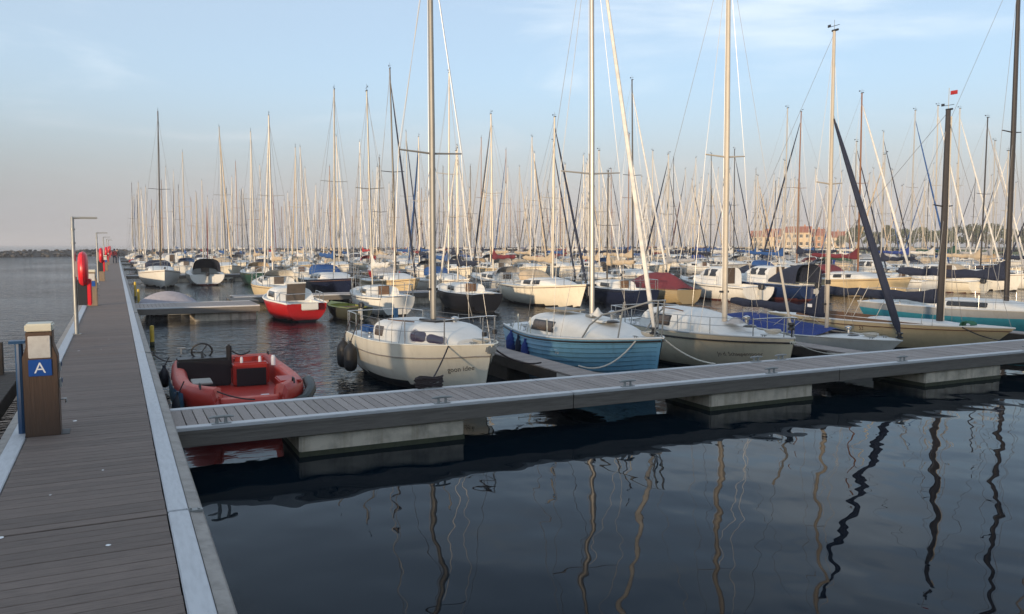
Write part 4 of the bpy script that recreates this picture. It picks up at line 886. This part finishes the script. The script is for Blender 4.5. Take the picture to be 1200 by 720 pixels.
MASTS = [(ALU, 'silver', 6), (ALUC, 'cream', 7), (ALUG, 'grey', 2.5), (ALUD, 'black', 1.3), (WOODM, 'wooden', 1.6)]
JIBS = [(CWHITE, 'white', 6), (CNAVY, 'navy', 3), (CBLUE, 'blue', 1), (CBEIGE, 'beige', 2), (CGREY, 'grey', 1.5), (CBURG, 'burgundy', .6), (None, 'no', 2.2)]
def pick(L): return random.choices(L, [q[2] for q in L])[0]
def setm(o, m, i=0): s_ = o.material_slots[i]; s_.link = 'OBJECT'; s_.material = m
def berth(proto, x, y, up, where, hull=None, cover=None, mast=None, jib=None, hoodc=None, mk=None, label=None, lite=0, tilt=None):
    r = copy_tree(proto); r.location = (x, y, random.uniform(-.04, .04)); r.rotation_euler = (random.uniform(-.02, .02), random.uniform(-.008, .008), (pi/2 if up else -pi/2)+random.uniform(-.04, .04))
    h = hull or pick(HULLS); cv = cover or pick(COVERS); ms = mast or pick(MASTS); jb = jib or pick(JIBS); hc = hoodc or random.choice([cv, pick(COVERS)]); k = mk or random.uniform(.86, 1.16)
    name = proto.name.split('.')[0]
    for c in list(r.children):
        n = c.name.split('.')[0]
        if n == 'hull': setm(c, h[0])
        elif n == 'sail_cover': setm(c, cv[0])
        elif n in ('sprayhood', 'canopy', 'tarpaulin'): setm(c, (hc if n != 'tarpaulin' else cv)[0])
        elif n == 'furled_jib':
            if jb[0] is None: bpy.data.objects.remove(c); continue
            setm(c, jb[0])
        elif n in ('mast', 'boom'):
            setm(c, ms[0])
            for g in c.children:
                if g.name.startswith('spreader'): setm(g, ms[0])
        if n in ('mast', 'shroud', 'forestay', 'backstay', 'furled_jib'): c.scale.z = k
        if lite and n in ('stanchion', 'lifeline', 'rubbing_strake', 'furler_drum') and lite > (1 if n == 'rubbing_strake' else 0):
            bpy.data.objects.remove(c)
    side = 'seaward' if up else 'landward'
    if label is None:
        if name == 'sailing_yacht': label = '%s yacht, %s mast, %s sail cover, %s furled jib, %s pontoon, bow %s' % (h[1], ms[1], cv[1], jb[1], where, side)
        elif name == 'motor_cruiser': label = '%s motor cruiser with %s canvas at the %s pontoon, bow %s' % (h[1], hc[1], where, side)
        else: label = '%s open boat under a %s tarpaulin at the %s pontoon, bow %s' % (h[1], cv[1], where, side)
    tag(r, label, {'sailing_yacht': 'yacht', 'motor_cruiser': 'motor boat', 'covered_boat': 'boat'}[name], 'boats berthed along the side pontoons')
    return r
def Xat(px, Y): return Y*tan(radians(YAW)+math.atan((px-600)/F_PX))
W_ = (WHITE, 'white', 1); C_ = (CREAM, 'cream', 1); NV = (NAVYH, 'navy', 1)
def cvr(n): return next(c for c in COVERS if c[1] == n)
def mst(n): return next(c for c in MASTS if c[1] == n)
def jbb(n): return next(c for c in JIBS if c[1] == n)
# second pontoon, row with sterns towards the first pontoon
def red_cabin_boat():
    t = thing('cabin_boat', 'small red cabin boat with white top and brown companionway at second pontoon', 'boat'); H = Hull(4.6, 1.95, .95, .80, .74, tr=.84, rake=.4, srake=.05, d=.35)
    place(t, (6.25, 37.4), (6.85, 32.85)); H.mesh(zb=.10).build('hull', [REDH, ANTIF], t, fix=True); H.deck(-2.2, -.9, .62, .5).build('deck', DECKW, t, fix=True)
    for s_ in (1, -1): MB().tube(H.rail(1.0, off=.0, side=s_, dz=.01), .035, 6).build('toe_rail', DECKW, t)
    C = Cabin(H, -.95, 1.6, .82, .55, hf=.12, nose=.55, sd=.16, aft=-.35); c = C.mesh().build('cabin', DECKW, t, fix=True, angle=50)
    MB().box((-1.0, 0, 1.13), (.05, .78, .74), ry=-.25).build('companionway_door', DOORG, c, bevel=.01); MB().box((-.92, 0, 1.52), (.14, .9, .05)).build('hatch_rim', DECKW, c, bevel=.01)
    for s_ in (1, -1): C.window(.1, .45, .3, .72, s_, .012, .5).build('window', GLASSD, c)
    MB().box((-2.5, -.05, .64), (.06, .72, .30)).build('motor_bracket', DECKW, t, bevel=.04)
    for tt in (.05, .18, .3):
        for s_ in (1, -1): p = H.P(tt, 1, s_, -.08); MB().tube([p, p+Vector((0, 0, .38))], .015, 6).build('stanchion', STEEL, t)
    MB().tube([H.P(tt, 1, 1, -.08)+Vector((0, 0, .38)) for tt in (.3, .18, .05)]+[H.P(tt, 1, -1, -.08)+Vector((0, 0, .38)) for tt in (.05, .18, .3)], .013, 6).build('pushpit', STEEL, t)
red_cabin_boat()
def tender(x, y, label, hm, inner):
    t = thing('tender', label, 'boat'); H = Hull(3.0, 1.35, .62, .52, .52, tr=.85, rake=.3, srake=.0, d=.2); place(t, (x-.5, y+3), (x, y)); H.mesh(zb=.0).build('hull', [hm, ANTIF], t, fix=True)
    H.deck(-1.3, .6, .55, .35).build('deck', inner, t, fix=True); outboard(t, -1.52, 0, .35, s=.8); MB().box((-.2, 0, .48), (.25, 1.1, .04)).build('thwart', TEAK, t)
tender(8.95, 32.6, 'dark green open tender with yellow inside beside the red cabin boat', mat('tender_green', (.035, .04, .03), .6), mat('tender_yellow', (.25, .27, .05), .6))
def tarp_dinghy():
    t = thing('covered_dinghy', 'dinghy under a pale grey tarpaulin beside the pier at the landing', 'boat', (2.05, 38.9, 0)); H = Hull(2.5, 1.4, .55, .45, .45, tr=.8, rake=.3, d=.2); t.rotation_euler[2] = pi
    H.mesh(zb=.02).build('hull', [GREYH, ANTIF], t, fix=True)
    MB().grid(lambda u, v: Vector((-1.25+2.5*u, H.b(u)*1.04*v, H.sh(u)+.02+.58*sin(pi*min(1, max(0, u)))**.8*(1-abs(v)**1.2))), lin(0, 1, 16), lin(-1, 1, 11)).build('tarpaulin', mat('tarp_lilac', (.30, .29, .33), .8, bump=.03), t)
tarp_dinghy()
RB = (mat('hull_blackblue', (.012, .013, .018), .3), 'black', 1)
near = [ # px, proto, up, hull, cover, mast, jib, mk, label
 (446, YACHT_A, 1, W_, cvr('white'), mst('grey'), jbb('no'), 1.05, 'white yacht with brown companionway door and white boom cover, second pontoon, stern landward'),
 (548, YACHT_A, 1, RB, cvr('navy'), mst('cream'), jbb('white'), .75, 'black hulled white decked yacht with brown companionway at the second pontoon'),
 (648, YACHT_B, 0, C_, cvr('beige'), mst('cream'), jbb('navy'), .78, 'cream yacht with beige sail cover at second pontoon, bow pointing landward'),
 (726, YACHT_A, 1, NV, cvr('beige'), mst('black'), jbb('no'), .68, 'navy hulled yacht with beige sail cover and black mast at second pontoon'),
 (775, TARP_A, 1, (mat('hull_varnish', (.34, .27, .16), .35), 'varnished', 1), cvr('burgundy'), None, None, None, 'varnished wooden boat under burgundy tarpaulin at the second pontoon'),
 (850, MOTOR_A, 1, W_, cvr('blue'), None, None, None, 'white cabin motorboat with outboard between burgundy tarp and ivory mast, second pontoon'),
 (905, MOTOR_B, 1, (BLUEH, 'blue', 1), cvr('navy'), None, None, None, 'blue motor cruiser with navy canopy at the second pontoon'),
 (985, YACHT_C, 0, (BEIGEH, 'beige', 1), cvr('burgundy'), mst('wooden'), jbb('white'), .9, 'beige classic yacht with burgundy covers and wooden mast, second pontoon'),
 (1050, YACHT_A, 1, W_, cvr('navy'), mst('silver'), jbb('beige'), .9, 'white yacht with navy cover beside the beige classic, second pontoon'),
 (1105, MOTOR_A, 1, C_, cvr('grey'), None, None, None, 'cream cabin motorboat at second pontoon behind the beige keelboat mast'),
 (1150, YACHT_B, 0, W_, cvr('beige'), mst('black'), jbb('grey'), 1.0, 'white yacht with beige cover and black mast at second pontoon'),
 (1195, YACHT_A, 1, W_, cvr('navy'), mst('cream'), jbb('white'), 1.0, 'white yacht with cream mast at second pontoon beyond the teal boat')]
for px, pr, up, h, cv, ms, jb, k, lb in [(q if len(q) == 9 else q) for q in near]:
    berth(pr, Xat(px, 36.2), 36.9 if pr not in (YACHT_C,) else 35.6, up, 'second', h, cv, ms, jb, cv, k, lb)
# motor sailer at the pier
berth(YACHT_C, 2.95, 66.9, 0, 'third', W_, cvr('navy'), mst('black'), jbb('no'), cvr('navy'), .97, 'white motor sailer with black mast and navy hood berthed against the main pier')
berth(MOTOR_B, 6.3, 69.2, 1, 'third', W_, cvr('navy'), None, None, cvr('navy'), None, 'white motor cruiser with navy canopy next to the motor sailer')
random.seed(21)
PROTOS = [(YACHT_A, 3), (YACHT_B, 6), (YACHT_C, 5), (YACHT_D, 2), (YACHT_E, 2.5), (MOTOR_A, .9), (MOTOR_B, .7), (TARP_A, .3)]
CNT = 0
for i in range(1, 7):
    for up in (1, 0):
        if i == 1 and up: x = Xat(1195, 36.2)+4
        elif i == 2 and up: x = 10.2
        else: x = (9.0 if i == 2 else 2.9) if i > 1 else 8.0
        xmax = min(FLEN[i]-2, FY[i]*1.66+4)
        while x < xmax:
            if random.random() < .93:
                pr = random.choices([p for p, w_ in PROTOS], [w_ for p, w_ in PROTOS])[0]
                Lh = {YACHT_A: 3.15, YACHT_B: 3.8, YACHT_C: 4.4, YACHT_D: 3.7, YACHT_E: 4.8, MOTOR_A: 3.4, MOTOR_B: 3.9, TARP_A: 3.0}[pr]
                bow_in = random.random() < .72; yy = FY[i] + (-1 if up else 1)*(1.15+Lh+random.uniform(0, .5))
                berth(pr, x, yy, bool(up) == bow_in, ORD[i], lite=(0 if i < 3 else 1 if i < 4 else 2)); CNT += 1
            x += random.uniform(3.2, 3.7) if i < 3 else random.uniform(3.4, 4.1)
print('fleet', CNT)
def distant_fleet():
    hb, dk, msb, cvb = MB(), MB(), MB(), MB()
    for yb in (186.0, 200.0):
        x = 16.0
        while x < 190:
            L = random.uniform(7, 10); y = yb+random.uniform(-.5, .5); B = L*.33; z = random.uniform(.95, 1.25)
            V = [(x-B/2, y-L/2, z), (x+B/2, y-L/2, z), (x+B/2, y, z), (x, y+L/2, z+.2), (x-B/2, y, z)]; W0 = [(a+(x-a)*.25, b_, -.05) for a, b_, c in V]
            hb.add(V+W0, [(0, 1, 2, 3, 4)]+[(i, (i+1) % 5, 5+(i+1) % 5, 5+i) for i in range(5)])
            dk.add([(x-B*.3, y-L*.15, z), (x+B*.3, y-L*.15, z), (x+B*.25, y+L*.2, z), (x-B*.25, y+L*.2, z), (x-B*.26, y-L*.15, z+.5), (x+B*.26, y-L*.15, z+.5), (x+B*.16, y+L*.12, z+.4), (x-B*.16, y+L*.12, z+.4)], [(0, 1, 5, 4), (1, 2, 6, 5), (2, 3, 7, 6), (3, 0, 4, 7), (4, 5, 6, 7)])
            hm_ = L*random.uniform(1.1, 1.45); msb.tube([(x, y+L*.08, z), (x, y+L*.08, z+hm_)], .06, 5, mi=random.choice((0, 0, 1, 1, 2))); msb.tube([(x-.9, y+L*.08, z+hm_*.5), (x+.9, y+L*.08, z+hm_*.5)], .025, 4)
            if random.random() < .7: msb.tube([(x, y+L*.47, z+.3), (x, y+L*.1, z+hm_*.93)], [.06, .02], 5, mi=random.choice((0, 1, 3)))
            cvb.box((x, y-L*.12, z+1.0), (.22, L*.36, .3), mi=random.choice((0, 0, 1)))
            x += random.uniform(3.0, 4.4)
    r = hb.build('distant_fleet', WHITE, smooth=False, fix=True); kind(r, 'stuff'); r['label'] = 'distant mass of moored yachts behind the last pontoon'; 
    dk.build('cabins', DECKW, r, smooth=False); msb.build('masts', [ALU, ALUC, WOODM, CNAVY], r); cvb.build('sail_covers', [CNAVY, CBEIGE], r, smooth=False)
distant_fleet()
for p in (YACHT_A, YACHT_B, YACHT_C, YACHT_D, YACHT_E, MOTOR_A, MOTOR_B, TARP_A):
    for c in list(p.children):
        for g in list(c.children): bpy.data.objects.remove(g)
        bpy.data.objects.remove(c)
    bpy.data.objects.remove(p)

# ------------------------------------------------------------------ far shore, breakwater
random.seed(5)
def rock_mesh(k):
    bm = bmesh.new(); bmesh.ops.create_icosphere(bm, subdivisions=1, radius=1)
    for v in bm.verts: v.co *= random.uniform(.65, 1.15); v.co.z *= .7
    V = [tuple(v.co) for v in bm.verts]; F = [tuple(q.index for q in f.verts) for f in bm.faces]; bm.free(); return V, F
RK = [rock_mesh(k) for k in range(5)]
q = MB(); path = [(-260, 175), (-120, 205), (-40, 226), (-8, 250), (40, 292), (110, 320)]
for a, b_ in zip(path[:-1], path[1:]):
    a = Vector(a); b_ = Vector(b_); ln = (b_-a).length; d = (b_-a)/ln; nn = Vector((-d.y, d.x)); k = 0.0
    while k < ln:
        for j in range(6):
            o = random.uniform(-3.2, 3.2); r = random.uniform(.35, .8); p = a+d*(k+random.uniform(-.5, .5))+nn*o; V, F = random.choice(RK); z = 1.75*(1-abs(o)/3.4)-.1
            q.add([(p.x+v[0]*r, p.y+v[1]*r, z+v[2]*r) for v in V], F)
        k += 1.1
for a, b_ in zip(path[:-1], path[1:]):
    a = Vector(a); b_ = Vector(b_); d = (b_-a).normalized(); nn = Vector((-d.y, d.x)); S0 = [(-3.0, -.5), (-.7, 1.45), (.7, 1.45), (3.0, -.5)]
    q.add([(a.x+nn.x*o, a.y+nn.y*o, z) for o, z in S0]+[(b_.x+nn.x*o, b_.y+nn.y*o, z) for o, z in S0], [(0, 1, 5, 4), (1, 2, 6, 5), (2, 3, 7, 6)])
kind(q.build('breakwater_rocks', ROCK, smooth=False), 'stuff')
q = MB(); B0 = 330.0
def pol(px, D): a = radians(YAW)+math.atan((px-600)/F_PX); return (D*sin(a), D*cos(a))
prof = [(0, -.5), (3, 1.2), (10, 1.8), (80, 2.0), (80, -.5)]; pxs = list(range(840, 1420, 20)); P = []
for px in pxs:
    row = []
    for o, z in prof: x_, y_ = pol(px, B0+o+6*sin(px*.05)); row.append((x_, y_, z))
    P.append(row)
q.grid(lambda i, j: P[int(i)][int(j)], list(range(len(pxs))), list(range(len(prof)))); kind(q.build('far_shore', GRASS, fix=True), 'structure')
def tree_proto(h, w_, seed, n=700):
    random.seed(seed); t = link('tree', None); tr = MB()
    tr.tube([(0, 0, 0), (.1, 0, h*.25), (0, .1, h*.5), (.1, 0, h*.8)], [.22, .17, .11, .03], 7)
    cl = []
    for k in range(9):
        a = random.uniform(0, 6.28); z = h*random.uniform(.35, .85); r = w_*random.uniform(.3, .75)*(1.2-z/h*.6); e = Vector((r*cos(a), r*sin(a), z)); tr.tube([(0, 0, z*.6), e*.6+Vector((0, 0, z*.32)), e], [.07, .05, .02], 5); cl.append(e)
    tr.build('trunk', BARK, t); cl.append(Vector((0, 0, h*.86))); m = MB()
    for k in range(n):
        c = random.choice(cl); d = Vector((random.gauss(0, 1), random.gauss(0, 1), random.gauss(0, .75))).normalized()*random.uniform(.3, 1)**.5*w_*random.uniform(.28, .42); p = c+d
        if p.z < h*.2: continue
        s_ = random.uniform(.16, .34); u = Vector((random.gauss(0, 1), random.gauss(0, 1), random.gauss(0, 1))).normalized(); v = u.cross(Vector((random.gauss(0, 1), random.gauss(0, 1), random.gauss(0, 1)))).normalized()
        m.add([p-u*s_, p+v*s_*.7, p+u*s_, p-v*s_*.7], [(0, 1, 2, 3)])
    m.build('crown', LEAF, t, smooth=False); return t
TP = [tree_proto(7.5, 3.4, 1, 900), tree_proto(6.2, 3.0, 2, 800), tree_proto(9.0, 2.8, 3, 900)]
random.seed(9)
for k, px in enumerate([985+7.2*j for j in range(36)]):
    pr = random.choices(TP, [3, 3, 1.2])[0]; c = copy_tree(pr); x_, y_ = pol(px+random.uniform(-4, 4), B0+14+random.uniform(0, 22)); c.location = (x_, y_, 1.7); c.rotation_euler[2] = random.uniform(0, 6.28); f = random.uniform(.8, 1.3); c.scale = (f*1.1, f*1.1, f)
    tag(c, ['broad green tree in the tree line on the far shore', 'lower bushy green tree in the far shore tree line', 'tall slender green tree rising in the far shore tree line'][TP.index(pr)], 'tree', 'trees on the far shore')
for p in TP:
    for c in list(p.children): bpy.data.objects.remove(c)
    bpy.data.objects.remove(p)
def house(px, D, w_, d_, h, rh, wm, label, nf):
    x_, y_ = pol(px, D); t = thing('house', label, 'house', (x_, y_, 1.8), -(radians(YAW)+math.atan((px-600)/F_PX)))
    MB().box((0, 0, h/2), (w_, d_, h)).build('wall', wm, t)
    r = MB(); o = .4; V = [(-w_/2-o, -d_/2-o, h), (w_/2+o, -d_/2-o, h), (w_/2+o, d_/2+o, h), (-w_/2-o, d_/2+o, h), (-w_/2-o, 0, h+rh), (w_/2+o, 0, h+rh)]
    r.add(V, [(0, 1, 5, 4), (2, 3, 4, 5), (1, 2, 5), (3, 0, 4), (3, 2, 1, 0)]); ro = r.build('roof', ROOFT, t, smooth=False, fix=True); MB().box((w_*.25, .3, h+rh), (.7, .7, 1.4)).build('chimney', BRICKW, ro)
    for f in range(nf):
        for k in range(int(w_/2.4)):
            xx = -w_/2+1.4+k*2.4
            if xx > w_/2-1: continue
            wn_ = MB().box((xx, -d_/2-.02, h/nf*(f+.55)), (1.2, .1, 1.3)).build('window', GLASSD, t); MB().box((xx, -d_/2-.05, h/nf*(f+.55)-.72), (1.4, .16, .1)).build('sill', SIGNW, wn_)
for a in ((893, 352, 9, 8, 4.5, 2.6, BRICKY, 'plastered house with orange tiled roof at the shore row end', 2), (912, 356, 12, 8, 5.2, 2.8, BRICKW, 'brick house with orange roof beside the plastered shore house', 2), (934, 354, 10, 8, 6.2, 2.6, BRICKY, 'tallest plastered house in the far shore row', 2), (952, 358, 8, 8, 5.0, 2.8, BRICKW, 'narrow brick house with chimney in the far shore row', 2), (972, 362, 11, 8, 4.2, 2.6, BRICKY, 'low plastered house beside the far shore trees', 2)): house(*a)

# ------------------------------------------------------------------ people
def person(loc, rz, joints, label, top, legs, hatm, hair=False):
    J = joints; names = list(J); idx = {n_: i for i, n_ in enumerate(names)}
    E_ = [('pelvis', 'chest'), ('chest', 'neck'), ('neck', 'head'), ('head', 'crown')]
    for sd in 'lr': E_ += [('chest', 'sh'+sd), ('sh'+sd, 'el'+sd), ('el'+sd, 'wr'+sd), ('wr'+sd, 'ha'+sd), ('pelvis', 'hip'+sd), ('hip'+sd, 'kn'+sd), ('kn'+sd, 'an'+sd), ('an'+sd, 'toe'+sd)]
    RAD = dict(pelvis=.145, chest=.155, neck=.06, head=.10, crown=.085, sh=.075, el=.055, wr=.038, ha=.04, hip=.10, kn=.07, an=.055, toe=.05)
    me = bpy.data.meshes.new('body'); me.from_pydata([J[n_] for n_ in names], [(idx[a], idx[b_]) for a, b_ in E_], [])
    o = bpy.data.objects.new('body', me); COL.objects.link(o); sm = o.modifiers.new('s', 'SKIN'); o.modifiers.new('u', 'SUBSURF').levels = 2
    for i, n_ in enumerate(names):
        key = n_[:-1] if n_[:-1] in RAD else n_; r = RAD[key]; me.skin_vertices[0].data[i].radius = (r, r); me.skin_vertices[0].data[i].use_root = (n_ == 'pelvis')
    dg = bpy.context.evaluated_depsgraph_get(); dg.update(); ev = bpy.data.meshes.new_from_object(o.evaluated_get(dg)); bpy.data.objects.remove(o)
    t = thing('person', label, 'person', loc, rz)
    ev.materials.clear()
    for m in (top, legs, SKIN, DARKP): ev.materials.append(m)
    V = {n_: Vector(J[n_]) for n_ in names}
    def near_(p):
        best, bn = 9, None
        for a, b_ in E_:
            d = V[b_]-V[a]; u = max(0, min(1, (p-V[a]).dot(d)/d.length_squared)); q = (p-V[a]-d*u).length
            if q < best: best, bn = q, (a, b_, u)
        return bn
    for f in ev.polygons:
        a, b_, u = near_(f.center); f.use_smooth = True
        f.material_index = 2 if (a in ('neck', 'head') or b_.startswith('ha')) else 3 if b_.startswith('toe') else 1 if (b_[:-1] in ('kn', 'an') or b_.startswith('hip')) else 0
    link('body', ev, t)
    h = V['head'].lerp(V['crown'], .75); MB().lathe([(.118, -.01), (.12, .04), (.10, .09), (.05, .125), (.0, .13)], 12, h).box(h+Vector((.12, 0, .01)), (.12, .15, .02)).build('cap', hatm, t)
    return t
STAND = dict(pelvis=(0, 0, .95), chest=(0, 0, 1.32), neck=(0, 0, 1.48), head=(.02, 0, 1.60), crown=(.02, 0, 1.70))
for sd, y_ in (('l', 1), ('r', -1)):
    STAND.update({'sh'+sd: (0, y_*.19, 1.40), 'el'+sd: (-.03, y_*.25, 1.12), 'wr'+sd: (.06, y_*.25, .88), 'ha'+sd: (.09, y_*.24, .79), 'hip'+sd: (0, y_*.10, .90), 'kn'+sd: (.05+.08*y_, y_*.11, .48), 'an'+sd: (-.02+.16*y_, y_*.11, .08), 'toe'+sd: (.14+.16*y_, y_*.12, .04)})
BEND = dict(pelvis=(-.12, 0, .92), chest=(.20, 0, 1.12), neck=(.38, 0, 1.18), head=(.48, 0, 1.14), crown=(.56, 0, 1.10))
for sd, y_ in (('l', 1), ('r', -1)):
    BEND.update({'sh'+sd: (.28, y_*.18, 1.14), 'el'+sd: (.36, y_*.22, .86), 'wr'+sd: (.52, y_*.16, .68), 'ha'+sd: (.58, y_*.13, .62), 'hip'+sd: (-.10, y_*.10, .88), 'kn'+sd: (.02+.05*y_, y_*.12, .47), 'an'+sd: (-.08+.1*y_, y_*.12, .08), 'toe'+sd: (.08+.1*y_, y_*.13, .04)})
CREDP = cloth('jacket_red', (.5, .04, .04)); CDARK = cloth('jacket_dark', (.02, .02, .028)); JEANS = cloth('jeans', (.03, .04, .07))
person((-.15, 111.5, DECK), -1.4, STAND, 'person in red jacket walking on the pier far out', CREDP, JEANS, CDARK)
person((.16, 114.0, DECK), 1.5, STAND, 'person in dark jacket walking on the pier beyond the red jacket', CDARK, JEANS, CDARK)
person((Xat(648, 36.2)+.2, 39.55, .53), -.2, BEND, 'person in dark jacket and red cap bending over in the cream yacht cockpit', CDARK, JEANS, CREDP)

# ------------------------------------------------------------------ evening haze over the water
hb = MB().box((0, 0, 12), (29000, 29000, 26)).build('haze', mat('haze_air', (.5, .5, .5)), smooth=False); kind(hb, 'stuff')
hmt = bpy.data.materials.new('haze_air_volume'); hmt.use_nodes = True; hn = hmt.node_tree; hn.nodes.clear(); ho = hn.nodes.new('ShaderNodeOutputMaterial'); hv = hn.nodes.new('ShaderNodeVolumePrincipled')
hv.inputs['Color'].default_value = (.95, .93, .95, 1); hv.inputs['Density'].default_value = 0.00055; hv.inputs['Anisotropy'].default_value = 0.2; hn.links.new(hv.outputs[0], ho.inputs['Volume'])
hb.data.materials.clear(); hb.data.materials.append(hmt)
